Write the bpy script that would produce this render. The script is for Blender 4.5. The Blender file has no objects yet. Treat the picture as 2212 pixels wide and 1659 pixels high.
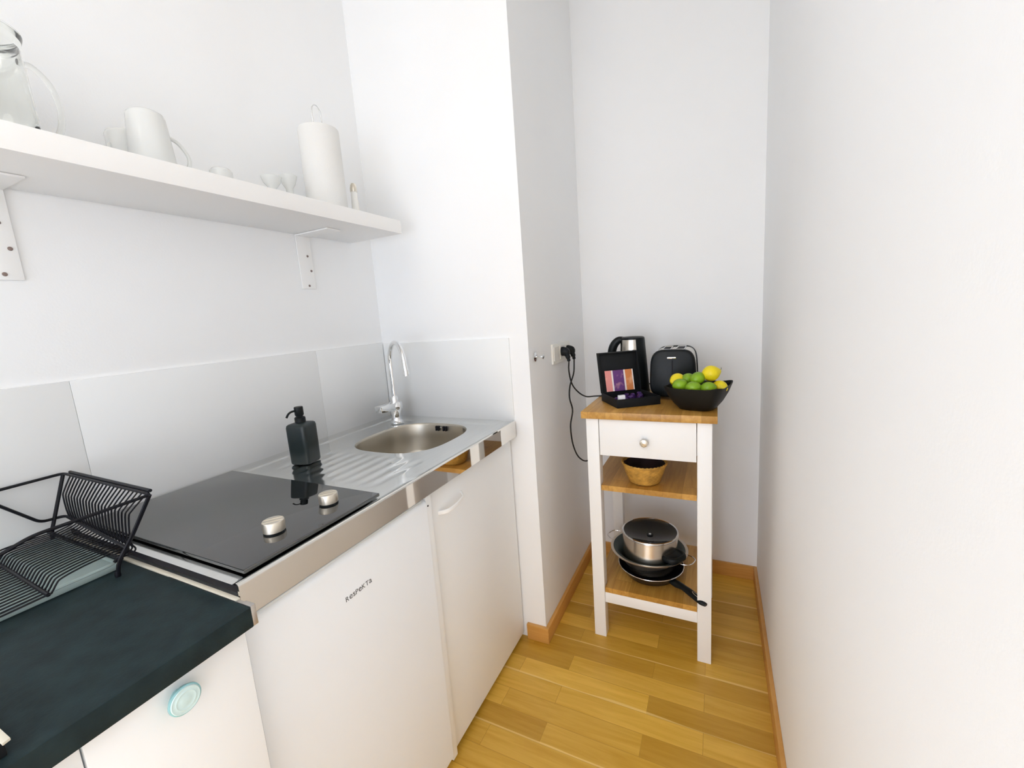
import bpy, bmesh, math, random
from mathutils import Vector, Matrix
random.seed(7)
SC = bpy.context.scene
COL = SC.collection
pi = math.pi

# ------------------------------------------------------------------ camera
YAW, PITCH, ROLL = 0.45597, 0.15933, -0.07100
CP = Vector((1.2387, -1.3448, 1.2565))
_cy, _sy = math.cos(YAW), math.sin(YAW)
_f = Vector((-_sy*math.cos(PITCH), _cy*math.cos(PITCH), -math.sin(PITCH)))
_r = Vector((_cy, _sy, 0)); _u = _r.cross(_f)
_r2 = _r*math.cos(ROLL) + _u*math.sin(ROLL)
_u2 = -_r*math.sin(ROLL) + _u*math.cos(ROLL)
cd = bpy.data.cameras.new('camera'); cam = bpy.data.objects.new('camera', cd); COL.objects.link(cam)
cd.sensor_width = 36.0; cd.lens = 914.47/2212*36; cd.clip_start = 0.01; cd.clip_end = 60
cam.matrix_world = Matrix(((_r2.x, _u2.x, -_f.x, CP.x), (_r2.y, _u2.y, -_f.y, CP.y), (_r2.z, _u2.z, -_f.z, CP.z), (0, 0, 0, 1)))
SC.camera = cam

# ------------------------------------------------------------------ daylight and exposure
SC.view_settings.view_transform = 'Standard'
SC.view_settings.look = 'None'
SC.view_settings.gamma = 1.0
SC.view_settings.use_curve_mapping = False
SC.view_settings.exposure = 0.27
w = bpy.data.worlds.new('daylight'); SC.world = w; w.use_nodes = True
bg = w.node_tree.nodes['Background']; bg.inputs[0].default_value = (0.86, 0.93, 1.0, 1); bg.inputs[1].default_value = 0.35
SC.cycles.max_bounces = 14; SC.cycles.diffuse_bounces = 9; SC.cycles.glossy_bounces = 6
SC.cycles.transmission_bounces = 10; SC.cycles.transparent_max_bounces = 10
SC.cycles.use_denoising = True
SC.cycles.caustics_reflective = False; SC.cycles.caustics_refractive = False

def window_light(loc, rot, sx, sy, power, col=(0.90, 0.99, 1.16)):
    l = bpy.data.lights.new('window_daylight', 'AREA'); l.shape = 'RECTANGLE'; l.size = sx; l.size_y = sy
    l.energy = power; l.color = col
    o = bpy.data.objects.new('window_daylight', l); COL.objects.link(o); o.location = loc; o.rotation_euler = rot
    return o
# daylight entering by the window openings behind the camera
window_light((0.72, -3.27, 0.90), (pi/2, 0, 0), 1.1, 1.6, 21)
window_light((-1.15, -3.27, 0.90), (pi/2, 0, 0), 1.5, 1.6, 38)
window_light((-2.47, -2.75, 0.90), (pi/2, 0, -pi/2), 0.64, 1.6, 48)
# unseen fill light at the ceiling, added to even out the brightness
def ceiling_fill(x, y, size, power):
    l = bpy.data.lights.new('ceiling_fill', 'AREA'); l.shape = 'DISK'; l.size = size; l.energy = power; l.color = (1.0, 0.985, 0.96)
    o = bpy.data.objects.new('ceiling_fill', l); COL.objects.link(o); o.location = (x, y, 2.59)
ceiling_fill(0.5, -2.5, 0.9, 5)

# ------------------------------------------------------------------ materials
def srgb(r, g, b):
    def c(v):
        v /= 255.0
        return v/12.92 if v <= 0.04045 else ((v+0.055)/1.055)**2.4
    return (c(r), c(g), c(b), 1.0)

def mat(name, col, rough=0.5, metal=0.0, var=0.04, scale=12.0, bump=0.0, bscale=60.0, spec=0.5, stretch=None, coat=0.0, trans=0.0, ior=1.45, sheen=0.0):
    m = bpy.data.materials.new(name); m.use_nodes = True
    nt = m.node_tree; N = nt.nodes; L = nt.links
    b = N['Principled BSDF']
    b.inputs['Roughness'].default_value = rough; b.inputs['Metallic'].default_value = metal
    b.inputs['Specular IOR Level'].default_value = spec; b.inputs['Coat Weight'].default_value = coat
    b.inputs['Transmission Weight'].default_value = trans; b.inputs['IOR'].default_value = ior
    if sheen: b.inputs['Sheen Weight'].default_value = sheen
    tc = N.new('ShaderNodeTexCoord'); mp = N.new('ShaderNodeMapping'); L.new(tc.outputs['Object'], mp.inputs[0])
    if stretch: mp.inputs['Scale'].default_value = stretch
    nz = N.new('ShaderNodeTexNoise'); nz.inputs['Scale'].default_value = scale; nz.inputs['Detail'].default_value = 4
    L.new(mp.outputs[0], nz.inputs['Vector'])
    cr = N.new('ShaderNodeValToRGB')
    lo = tuple(max(0, c*(1-var)) for c in col[:3])+(1,); hi = tuple(min(1, c*(1+var)) for c in col[:3])+(1,)
    cr.color_ramp.elements[0].position = 0.3; cr.color_ramp.elements[1].position = 0.7
    cr.color_ramp.elements[0].color = lo; cr.color_ramp.elements[1].color = hi
    L.new(nz.outputs[0], cr.inputs[0]); L.new(cr.outputs[0], b.inputs['Base Color'])
    if bump:
        n2 = N.new('ShaderNodeTexNoise'); n2.inputs['Scale'].default_value = bscale; n2.inputs['Detail'].default_value = 3
        L.new(mp.outputs[0], n2.inputs['Vector'])
        bp = N.new('ShaderNodeBump'); bp.inputs['Strength'].default_value = bump; bp.inputs['Distance'].default_value = 0.001
        L.new(n2.outputs[0], bp.inputs['Height']); L.new(bp.outputs[0], b.inputs['Normal'])
    return m

def wood(name, c1, c2, rough, grain=(1.2, 22, 22), brick=None, scale=3.0, light=None):
    m = bpy.data.materials.new(name); m.use_nodes = True
    nt = m.node_tree; N = nt.nodes; L = nt.links; b = N['Principled BSDF']
    b.inputs['Roughness'].default_value = rough
    tc = N.new('ShaderNodeTexCoord')
    mp = N.new('ShaderNodeMapping'); mp.inputs['Scale'].default_value = grain; L.new(tc.outputs['Object'], mp.inputs[0])
    nz = N.new('ShaderNodeTexNoise'); nz.inputs['Scale'].default_value = scale; nz.inputs['Detail'].default_value = 6; nz.inputs['Roughness'].default_value = 0.6
    nz.inputs['Distortion'].default_value = 0.6
    cr = N.new('ShaderNodeValToRGB'); cr.color_ramp.elements[0].position = 0.28; cr.color_ramp.elements[1].position = 0.72
    cr.color_ramp.elements[0].color = c1; cr.color_ramp.elements[1].color = c2
    L.new(nz.outputs[0], cr.inputs[0])
    out = cr.outputs[0]
    if brick:
        bw, rh, off, swap = brick
        m2 = N.new('ShaderNodeMapping'); L.new(tc.outputs['Object'], m2.inputs[0])
        if swap: m2.inputs['Rotation'].default_value = (0, 0, pi/2)
        m2.inputs['Location'].default_value = (0.11, off, 0)
        def bk(ca, cb, mortar, ms):
            k = N.new('ShaderNodeTexBrick'); k.offset = 0.37; k.offset_frequency = 2
            k.inputs['Scale'].default_value = 1; k.inputs['Brick Width'].default_value = bw; k.inputs['Row Height'].default_value = rh
            k.inputs['Mortar Size'].default_value = ms; k.inputs['Mortar Smooth'].default_value = 0.3; k.inputs['Bias'].default_value = 0.0
            k.inputs['Color1'].default_value = ca; k.inputs['Color2'].default_value = cb; k.inputs['Mortar'].default_value = mortar
            L.new(m2.outputs[0], k.inputs[0]); return k
        k1 = bk((0.76, 0.71, 0.58, 1), (1.16, 1.19, 1.40, 1), (0.62, 0.58, 0.52, 1), 0.0007)
        # shift the grain from board to board
        add = N.new('ShaderNodeVectorMath'); add.operation = 'MULTIPLY_ADD'
        add.inputs[1].default_value = (7, 31, 5); L.new(k1.outputs['Color'], add.inputs[0]); L.new(mp.outputs[0], add.inputs[2])
        L.new(add.outputs[0], nz.inputs['Vector'])
        mx = N.new('ShaderNodeMix'); mx.data_type = 'RGBA'; mx.blend_type = 'MULTIPLY'; mx.inputs[0].default_value = 1.0
        L.new(out, mx.inputs[6]); L.new(k1.outputs['Color'], mx.inputs[7]); out = mx.outputs[2]
        if light:
            # pale joints between the three-strip boards
            sp = N.new('ShaderNodeSeparateXYZ'); L.new(tc.outputs['Object'], sp.inputs[0])
            a1 = N.new('ShaderNodeMath'); a1.operation = 'ADD'; a1.inputs[1].default_value = 0.169; L.new(sp.outputs[1], a1.inputs[0])
            a2 = N.new('ShaderNodeMath'); a2.operation = 'FLOORED_MODULO'; a2.inputs[1].default_value = 0.2115; L.new(a1.outputs[0], a2.inputs[0])
            m3 = N.new('ShaderNodeMapping'); m3.inputs['Scale'].default_value = (1.6, 5, 1); L.new(tc.outputs['Object'], m3.inputs[0])
            n3 = N.new('ShaderNodeTexNoise'); n3.inputs['Scale'].default_value = 1.6; n3.inputs['Detail'].default_value = 2
            L.new(m3.outputs[0], n3.inputs['Vector'])
            a3 = N.new('ShaderNodeMath'); a3.operation = 'MULTIPLY_ADD'; a3.inputs[1].default_value = 0.030; a3.inputs[2].default_value = -0.0095; L.new(n3.outputs[0], a3.inputs[0])
            a4 = N.new('ShaderNodeMath'); a4.operation = 'LESS_THAN'; L.new(a2.outputs[0], a4.inputs[0]); L.new(a3.outputs[0], a4.inputs[1])
            a5 = N.new('ShaderNodeMath'); a5.operation = 'MULTIPLY'; a5.inputs[1].default_value = 0.55; L.new(a4.outputs[0], a5.inputs[0])
            mx3 = N.new('ShaderNodeMix'); mx3.data_type = 'RGBA'; L.new(a5.outputs[0], mx3.inputs[0])
            L.new(out, mx3.inputs[6]); mx3.inputs[7].default_value = light; out = mx3.outputs[2]
            # knots
            vo = N.new('ShaderNodeTexVoronoi'); vo.inputs['Scale'].default_value = 2.3
            m4 = N.new('ShaderNodeMapping'); m4.inputs['Scale'].default_value = (0.7, 1.3, 1); L.new(tc.outputs['Object'], m4.inputs[0]); L.new(m4.outputs[0], vo.inputs['Vector'])
            r4 = N.new('ShaderNodeValToRGB'); r4.color_ramp.elements[0].position = 0.02; r4.color_ramp.elements[1].position = 0.07
            r4.color_ramp.elements[0].color = (0.42, 0.36, 0.25, 1); r4.color_ramp.elements[1].color = (1, 1, 1, 1)
            L.new(vo.outputs['Distance'], r4.inputs[0])
            mx4 = N.new('ShaderNodeMix'); mx4.data_type = 'RGBA'; mx4.blend_type = 'MULTIPLY'; mx4.inputs[0].default_value = 1
            L.new(out, mx4.inputs[6]); L.new(r4.outputs[0], mx4.inputs[7]); out = mx4.outputs[2]
    else:
        L.new(mp.outputs[0], nz.inputs['Vector'])
    L.new(out, b.inputs['Base Color'])
    return m

M = {}
M['wall'] = mat('white_wall_paint', (0.90, 0.905, 0.905, 1), 0.75, var=0.008, scale=3, bump=0.15, bscale=220)
M['ceiling'] = mat('white_ceiling_paint', (0.89, 0.89, 0.88, 1), 0.85, var=0.008, scale=3)
M['tile'] = mat('white_glazed_tile', (0.85, 0.86, 0.855, 1), 0.22, var=0.006, scale=4, spec=0.35)
M['floor'] = wood('oak_parquet', (0.58, 0.320, 0.026, 1), (0.74, 0.450, 0.070, 1), 0.38, grain=(1.3, 16, 16), brick=(0.44, 0.0705, 0.028, False), light=(0.90, 0.66, 0.26, 1))
M['oak_trim'] = wood('oak_trim', (0.56, 0.27, 0.055, 1), (0.68, 0.36, 0.10, 1), 0.4, grain=(2, 2, 30))
M['oak_top'] = wood('oiled_oak', (0.46, 0.22, 0.036, 1), (0.66, 0.37, 0.085, 1), 0.35, grain=(24, 1.6, 24), brick=(0.4, 0.062, 0.01, True))
M['white_lac'] = mat('white_lacquer', (0.90, 0.895, 0.88, 1), 0.38, var=0.006, scale=5)
M['white_fridge'] = mat('white_enamel', (0.90, 0.935, 0.97, 1), 0.28, var=0.004, scale=5)
M['white_cab'] = mat('white_melamine', (0.91, 0.93, 0.94, 1), 0.4, var=0.005, scale=5)
M['steel'] = mat('stainless_sheet', (0.81, 0.815, 0.80, 1), 0.13, 1.0, var=0.03, scale=6, stretch=(30, 1, 1))
M['steel_edge'] = mat('polished_steel_fascia', (0.80, 0.78, 0.74, 1), 0.035, 1.0, var=0.02, scale=4)
M['steel_bowl'] = mat('brushed_sink_steel_shaded', (0.50, 0.465, 0.40, 1), 0.33, 1.0, var=0.05, scale=9)  # darker than the counter sheet: shade of the bowl cavity put into the colour
M['steel_pot'] = mat('brushed_pot_steel', (0.70, 0.66, 0.60, 1), 0.22, 1.0, var=0.05, scale=5, stretch=(1, 1, 18))
M['steel_rough'] = mat('satin_bowl_steel', (0.66, 0.60, 0.52, 1), 0.38, 1.0, var=0.05, scale=8)
M['lining'] = mat('dark_teal_lining', (0.045, 0.065, 0.060, 1), 0.35, var=0.1, scale=12)
M['chrome'] = mat('chrome', (0.86, 0.87, 0.88, 1), 0.05, 1.0, var=0.01)
M['satin'] = mat('satin_nickel', (0.72, 0.67, 0.58, 1), 0.34, 1.0, var=0.04, scale=30)
M['alu'] = mat('aluminium_edging', (0.62, 0.60, 0.58, 1), 0.35, 1.0, var=0.1, scale=60)
M['glass_hob'] = mat('black_ceramic_glass', (0.006, 0.007, 0.007, 1), 0.02, 0.0, var=0.1, spec=1.0, ior=1.75)
M['black_gap'] = mat('matte_black_gap', (0.008, 0.007, 0.010, 1), 0.7, var=0.2)
M['worktop'] = mat('charcoal_laminate', (0.012, 0.024, 0.027, 1), 0.55, var=0.30, spec=0.25, scale=30, bump=0.25, bscale=260)
M['black_wire'] = mat('black_coated_wire', (0.005, 0.005, 0.008, 1), 0.42, var=0.1, scale=40, spec=0.3)
M['tray'] = mat('grey_drip_tray', (0.34, 0.43, 0.42, 1), 0.32, var=0.12, scale=9)
M['black_plastic'] = mat('black_plastic', (0.005, 0.007, 0.008, 1), 0.38, spec=0.28, var=0.1, scale=25)
M['black_matte'] = mat('black_card', (0.008, 0.009, 0.010, 1), 0.6, spec=0.3, var=0.15, scale=40)
M['soap_black'] = mat('matte_black_bottle', (0.012, 0.020, 0.021, 1), 0.30, var=0.15, scale=20)
M['rubber'] = mat('black_rubber_cord', (0.010, 0.009, 0.008, 1), 0.5, var=0.1)
M['bowl_black'] = mat('black_stoneware', (0.008, 0.008, 0.007, 1), 0.5, spec=0.3, var=0.15, scale=30)
M['lemon'] = mat('lemon_peel', (0.86, 0.68, 0.012, 1), 0.38, var=0.05, scale=30, bump=0.5, bscale=240)
M['lime'] = mat('lime_peel', (0.20, 0.36, 0.012, 1), 0.32, var=0.35, scale=14, bump=0.4, bscale=240)
M['stem'] = mat('dry_stem', (0.30, 0.30, 0.18, 1), 0.8)
M['wicker'] = mat('woven_willow', (0.50, 0.27, 0.05, 1), 0.6, var=0.3, scale=50)
M['dark_cloth'] = mat('dark_maroon_cloth', (0.022, 0.010, 0.014, 1), 0.8, var=0.5, scale=20)
M['porcelain'] = mat('white_porcelain', (0.74, 0.75, 0.73, 1), 0.22, var=0.01, spec=0.5)
M['paper'] = mat('white_paper_towel', (0.78, 0.775, 0.75, 1), 0.9, var=0.01, bump=0.6, bscale=300)
M['wire_white'] = mat('chromed_wire', (0.78, 0.78, 0.77, 1), 0.2, 0.6, var=0.02)
M['socket'] = mat('cream_socket_plastic', (0.82, 0.80, 0.74, 1), 0.35, var=0.01)
M['blue_knob'] = mat('pale_blue_ceramic', (0.60, 0.78, 0.79, 1), 0.2, var=0.10, scale=45, coat=0.3)
M['blue_edge'] = mat('turquoise_glazed_edge', (0.30, 0.60, 0.64, 1), 0.2, var=0.10, scale=40, coat=0.3)
M['cream'] = mat('cream_plastic', (0.70, 0.66, 0.55, 1), 0.4, var=0.02)
M['screw'] = mat('dull_screw_steel', (0.24, 0.18, 0.16, 1), 0.5, 0.3, var=0.15, scale=80)
M['grey_ink'] = mat('grey_print', (0.10, 0.10, 0.11, 1), 0.5, var=0.05)
M['salt'] = mat('white_salt', (0.85, 0.84, 0.80, 1), 0.8)
M['pan_black'] = mat('nonstick_black', (0.012, 0.011, 0.012, 1), 0.28, var=0.2, scale=30)
M['purple'] = mat('purple_foil', (0.060, 0.018, 0.14, 1), 0.3, 0.4, var=0.5, scale=40)
M['white_card'] = mat('white_card', (0.85, 0.86, 0.90, 1), 0.5)
M['seal_grey'] = mat('fridge_grip_grey', (0.66, 0.70, 0.72, 1), 0.3, var=0.02)

def glass(name, col=(1, 1, 1, 1), rough=0.0):
    m = bpy.data.materials.new(name); m.use_nodes = True; nt = m.node_tree; N = nt.nodes; L = nt.links
    b = N['Principled BSDF']; b.inputs['Transmission Weight'].default_value = 1; b.inputs['Roughness'].default_value = rough
    b.inputs['IOR'].default_value = 1.45
    nz = N.new('ShaderNodeTexNoise'); nz.inputs['Scale'].default_value = 8
    cr = N.new('ShaderNodeValToRGB'); cr.color_ramp.elements[0].color = tuple(c*0.97 for c in col[:3])+(1,); cr.color_ramp.elements[1].color = col
    L.new(nz.outputs[0], cr.inputs[0]); L.new(cr.outputs[0], b.inputs['Base Color'])
    return m
M['glass'] = glass('clear_glass', (0.97, 0.98, 0.96, 1))
def thin_glass(name, col):
    m = bpy.data.materials.new(name); m.use_nodes = True; nt = m.node_tree; N = nt.nodes; L = nt.links
    N.remove(N['Principled BSDF']); out = N['Material Output']
    tr_ = N.new('ShaderNodeBsdfTransparent'); gl = N.new('ShaderNodeBsdfGlossy'); gl.inputs['Roughness'].default_value = 0.04
    nz = N.new('ShaderNodeTexNoise'); nz.inputs['Scale'].default_value = 8
    cr = N.new('ShaderNodeValToRGB'); cr.color_ramp.elements[0].color = tuple(c*0.95 for c in col[:3])+(1,); cr.color_ramp.elements[1].color = col
    L.new(nz.outputs[0], cr.inputs[0]); L.new(cr.outputs[0], tr_.inputs[0])
    fr_ = N.new('ShaderNodeFresnel'); fr_.inputs[0].default_value = 1.6
    mx = N.new('ShaderNodeMixShader'); L.new(fr_.outputs[0], mx.inputs[0]); L.new(tr_.outputs[0], mx.inputs[1]); L.new(gl.outputs[0], mx.inputs[2])
    L.new(mx.outputs[0], out.inputs[0]); return m
M['lid_glass'] = thin_glass('lid_glass', (0.84, 0.90, 0.87, 1))

def panel_art(name):
    """three printed picture panels: pink, purple, orange, between white bars"""
    m = bpy.data.materials.new(name); m.use_nodes = True; nt = m.node_tree; N = nt.nodes; L = nt.links
    b = N['Principled BSDF']; b.inputs['Roughness'].default_value = 0.4
    tc = N.new('ShaderNodeTexCoord'); sp = N.new('ShaderNodeSeparateXYZ'); L.new(tc.outputs['Generated'], sp.inputs[0])
    cr = N.new('ShaderNodeValToRGB'); cr.color_ramp.interpolation = 'CONSTANT'
    e = cr.color_ramp.elements
    e[0].position = 0; e[0].color = (0.80, 0.30, 0.27, 1)
    e[1].position = 0.22; e[1].color = (0.9, 0.8, 0.76, 1)
    for p, c in ((0.275, (0.13, 0.035, 0.19, 1)), (0.66, (0.9, 0.8, 0.76, 1)), (0.715, (0.72, 0.24, 0.07, 1)), (0.96, (0.9, 0.8, 0.76, 1))):
        k = e.new(p); k.color = c
    L.new(sp.outputs[0], cr.inputs[0])
    nz = N.new('ShaderNodeTexNoise'); nz.inputs['Scale'].default_value = 34; nz.inputs['Detail'].default_value = 2; L.new(tc.outputs['Object'], nz.inputs['Vector'])
    r2 = N.new('ShaderNodeValToRGB'); r2.color_ramp.elements[0].position = 0.52; r2.color_ramp.elements[1].position = 0.72
    r2.color_ramp.elements[1].color = (0.9, 0.45, 0.3, 1); r2.color_ramp.elements[0].color = (0, 0, 0, 1)
    L.new(nz.outputs[0], r2.inputs[0])
    mx = N.new('ShaderNodeMix'); mx.data_type = 'RGBA'; mx.blend_type = 'SCREEN'; mx.inputs[0].default_value = 0.6
    L.new(cr.outputs[0], mx.inputs[6]); L.new(r2.outputs[0], mx.inputs[7]); L.new(mx.outputs[2], b.inputs['Base Color'])
    return m
M['art'] = panel_art('printed_picture_panels')

# ------------------------------------------------------------------ object helpers
def worldloc(o):
    v = Vector((0, 0, 0))
    while o is not None:
        v += o.location; o = o.parent
    return v

def obj(name, bm, m, parent=None, sharp=38, loc=None, smooth=True):
    """links a bmesh (in world coordinates) as one mesh object; origin at the parent, or at loc"""
    org = worldloc(parent) if parent else Vector(loc if loc else (0, 0, 0))
    if org.length > 0: bmesh.ops.translate(bm, verts=bm.verts, vec=-org)
    bmesh.ops.recalc_face_normals(bm, faces=bm.faces)
    me = bpy.data.meshes.new(name); bm.to_mesh(me); bm.free()
    if smooth and len(me.polygons):
        me.polygons.foreach_set('use_smooth', [True]*len(me.polygons))
        me.set_sharp_from_angle(angle=math.radians(sharp))
    for k in (m if isinstance(m, (list, tuple)) else [m]): me.materials.append(k)
    o = bpy.data.objects.new(name, me); COL.objects.link(o)
    if parent: o.parent = parent
    else: o.location = org
    return o

def thing(name, label, cat, loc=(0, 0, 0), group=None):
    o = bpy.data.objects.new(name, None); COL.objects.link(o); o.location = loc; o.empty_display_size = 0.05
    return tag(o, label, cat, group)
def tag(o, label, cat, group=None):
    o['label'] = label; o['category'] = cat
    if group: o['group'] = group
    return o
def struct(name, bm, m, **k):
    o = obj(name, bm, m, **k); o['kind'] = 'structure'; return o

def B(): return bmesh.new()
def append(bm, b2):
    me = bpy.data.meshes.new('tmp'); b2.to_mesh(me); b2.free(); bm.from_mesh(me); bpy.data.meshes.remove(me)

def box(bm, x0, x1, y0, y1, z0, z1, bev=0.0, seg=2):
    b = B()
    vs = [b.verts.new(p) for p in ((x0,y0,z0),(x1,y0,z0),(x1,y1,z0),(x0,y1,z0),(x0,y0,z1),(x1,y0,z1),(x1,y1,z1),(x0,y1,z1))]
    for f in ((0,3,2,1),(4,5,6,7),(0,1,5,4),(1,2,6,5),(2,3,7,6),(3,0,4,7)): b.faces.new([vs[i] for i in f])
    if bev: bmesh.ops.bevel(b, geom=b.edges[:], offset=bev, segments=seg, profile=0.6, affect='EDGES')
    append(bm, b); return bm

def hexa(bm, pts, bev=0.0):
    """8 points: bottom ring then top ring"""
    b = B(); vs = [b.verts.new(p) for p in pts]
    for f in ((0,3,2,1),(4,5,6,7),(0,1,5,4),(1,2,6,5),(2,3,7,6),(3,0,4,7)): b.faces.new([vs[i] for i in f])
    if bev: bmesh.ops.bevel(b, geom=b.edges[:], offset=bev, segments=2, profile=0.6, affect='EDGES')
    append(bm, b); return bm

def rings(bm, rr, cap0=True, cap1=True, closed=True):
    V = [[bm.verts.new(p) for p in r] for r in rr]
    n = len(V[0])
    for a, b in zip(V[:-1], V[1:]):
        for i in range(n if closed else n-1):
            j = (i+1) % n
            bm.faces.new((a[i], a[j], b[j], b[i]))
    if cap0: bm.faces.new(V[0][::-1])
    if cap1: bm.faces.new(V[-1])
    return V

def lathe(bm, prof, c=(0, 0, 0), n=40, axis='z', cap0=True, cap1=True, rotm=None):
    """prof: list of (radius, height)"""
    rr = []
    for r, h in prof:
        r = max(r, 1e-5)
        ring = []
        for i in range(n):
            a = 2*pi*i/n; x, y = r*math.cos(a), r*math.sin(a)
            p = Vector((x, y, h)) if axis == 'z' else (Vector((h, x, y)) if axis == 'x' else Vector((x, h, y)))
            if rotm is not None: p = rotm @ p
            ring.append(p + Vector(c))
        rr.append(ring)
    rings(bm, rr, cap0, cap1); return bm

def smooth_path(pts, sub=6, closed=False):
    pts = [Vector(p) for p in pts]; n = len(pts); out = []
    for i in range(n if closed else n-1):
        p1, p2 = pts[i], pts[(i+1) % n]
        p0 = pts[i-1] if (i > 0 or closed) else p1+(p1-p2); p3 = pts[(i+2) % n] if (i+2 < n or closed) else p2+(p2-p1)
        for k in range(sub):
            t = k/sub
            out.append(0.5*((2*p1)+(-p0+p2)*t+(2*p0-5*p1+4*p2-p3)*t*t+(-p0+3*p1-3*p2+p3)*t**3))
    if not closed: out.append(pts[-1])
    return out

def fillet(pts, r, k=5, closed=False):
    """round the corners of a polyline"""
    pts = [Vector(p) for p in pts]; n = len(pts); out = []
    for i in range(n):
        if not closed and (i == 0 or i == n-1): out.append(pts[i]); continue
        a, b, c = pts[i-1], pts[i], pts[(i+1) % n]
        ra = min(r, (a-b).length*0.48, (c-b).length*0.48)
        s = b+(a-b).normalized()*ra; e = b+(c-b).normalized()*ra
        for j in range(k+1):
            t = j/k; out.append(s*(1-t)**2+b*2*t*(1-t)+e*t*t)
    return out

def tube(bm, pts, r, n=8, closed=False, flat=None):
    pts = [Vector(p) for p in pts]; m = len(pts)
    rad = r if isinstance(r, (list, tuple)) else [r]*m
    up = Vector((0, 0, 1)); rr = []
    t0 = (pts[1]-pts[0]).normalized()
    nv = t0.cross(up); 
    if nv.length < 0.05: nv = t0.cross(Vector((0, 1, 0)))
    nv.normalize()
    for i in range(m):
        if closed: t = (pts[(i+1) % m]-pts[i-1]).normalized()
        else: t = (pts[min(i+1, m-1)]-pts[max(i-1, 0)]).normalized()
        nv = (nv - t*nv.dot(t)); nv.normalize(); bv = t.cross(nv)
        fx, fy = flat if flat else (1, 1)
        rr.append([pts[i]+(nv*math.cos(2*pi*j/n)*fx+bv*math.sin(2*pi*j/n)*fy)*rad[i] for j in range(n)])
    if closed:
        # match twist at the seam
        V = [[bm.verts.new(p) for p in q] for q in rr]
        best = min(range(n), key=lambda s: (V[0][s].co-V[-1][0].co).length)
        for a, b in zip(V[:-1], V[1:]):
            for j in range(n): bm.faces.new((a[j], a[(j+1) % n], b[(j+1) % n], b[j]))
        a, b = V[-1], V[0]
        for j in range(n): bm.faces.new((a[j], a[(j+1) % n], b[(j+1+best) % n], b[(j+best) % n]))
    else:
        rings(bm, rr, True, True)
    return bm

def copy_tree(o, parent=None):
    c = o.copy(); COL.objects.link(c)
    if parent: c.parent = parent
    for ch in list(o.children): copy_tree(ch, c)
    return c

# ------------------------------------------------------------------ dimensions (metres)
H = 0.8828          # top of the steel counter
D = 0.5849          # its depth
XS, XR, YB = 0.6518, 1.4075, 0.6817
Y0 = -1.0056
ZC = 2.62
YR = -3.3           # rear wall of the room
XL = -2.5

# ------------------------------------------------------------------ room shell
b = B(); box(b, XL-0.1, XR+0.1, YR-0.1, YB+0.1, -0.1, 0); struct('floor', b, M['floor'], smooth=False)
b = B(); box(b, XL-0.1, XR+0.1, YR-0.1, YB+0.1, ZC, ZC+0.1); struct('ceiling', b, M['ceiling'], smooth=False)
b = B(); box(b, -0.12, 0, -2.2, 0.0, 0, ZC); struct('wall_left', b, M['wall'], smooth=False)
b = B(); box(b, -0.12, XS, 0, YB+0.1, 0, ZC); struct('wall_sink', b, M['wall'], smooth=False)
b = B(); box(b, XS, XR, YB, YB+0.1, 0, ZC); struct('wall_back', b, M['wall'], smooth=False)
b = B(); box(b, XR, XR+0.1, YR, YB+0.1, 0, ZC); struct('wall_right', b, M['wall'], smooth=False)
b = B(); box(b, XL, -0.12, -2.2, -2.1, 0, ZC); struct('wall_room_front', b, M['wall'], smooth=False)
b = B()
box(b, XL-0.1, XL, YR, -3.1, 0, ZC); box(b, XL-0.1, XL, -2.4, -2.1, 0, ZC)
box(b, XL-0.1, XL, -3.1, -2.4, 0, 0.1); box(b, XL-0.1, XL, -3.1, -2.4, 2.1, ZC)
struct('wall_room_left', b, M['wall'], smooth=False)
b = B()
for a0, a1 in ((XL-0.1, -1.9), (-0.4, 0.17), (1.27, XR+0.1)): box(b, a0, a1, YR-0.1, YR, 0, ZC)
for a0, a1 in ((-1.9, -0.4), (0.17, 1.27)):
    box(b, a0, a1, YR-0.1, YR, 0, 0.1); box(b, a0, a1, YR-0.1, YR, 2.1, ZC)
struct('wall_rear', b, M['wall'], smooth=False)
def winframe(i, pts):
    b = B()
    for p in pts: box(b, *p)
    struct('window_%d' % i, b, M['white_lac'], smooth=False)
for i, (a0, a1) in enumerate(((-1.9, -0.4), (0.17, 1.27))):
    winframe(i+1, [(a0, a0+.04, YR-.09, YR-.05, .1, 2.1), (a1-.04, a1, YR-.09, YR-.05, .1, 2.1), (a0+.04, a1-.04, YR-.09, YR-.05, .1, .14), (a0+.04, a1-.04, YR-.09, YR-.05, 2.06, 2.1)])
winframe(3, [(XL-.09, XL-.05, -3.1, -3.06, .1, 2.1), (XL-.09, XL-.05, -2.44, -2.4, .1, 2.1), (XL-.09, XL-.05, -3.06, -2.44, .1, .14), (XL-.09, XL-.05, -3.06, -2.44, 2.06, 2.1)])

# oak baseboards
bt, bh = 0.013, 0.064
b = B(); box(b, 0.575, XS+bt, -bt, 0, 0, bh, 0.002); struct('baseboard_sink', b, M['oak_trim'])
b = B(); box(b, XS, XS+bt, 0.0, YB-bt, 0, bh, 0.002); struct('baseboard_left', b, M['oak_trim'])
b = B(); box(b, XS, XR-bt, YB-bt, YB, 0, bh, 0.002); struct('baseboard_back', b, M['oak_trim'])
b = B(); box(b, XR-bt, XR, -3.0, YB, 0, bh, 0.002); struct('baseboard_right', b, M['oak_trim'])

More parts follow.
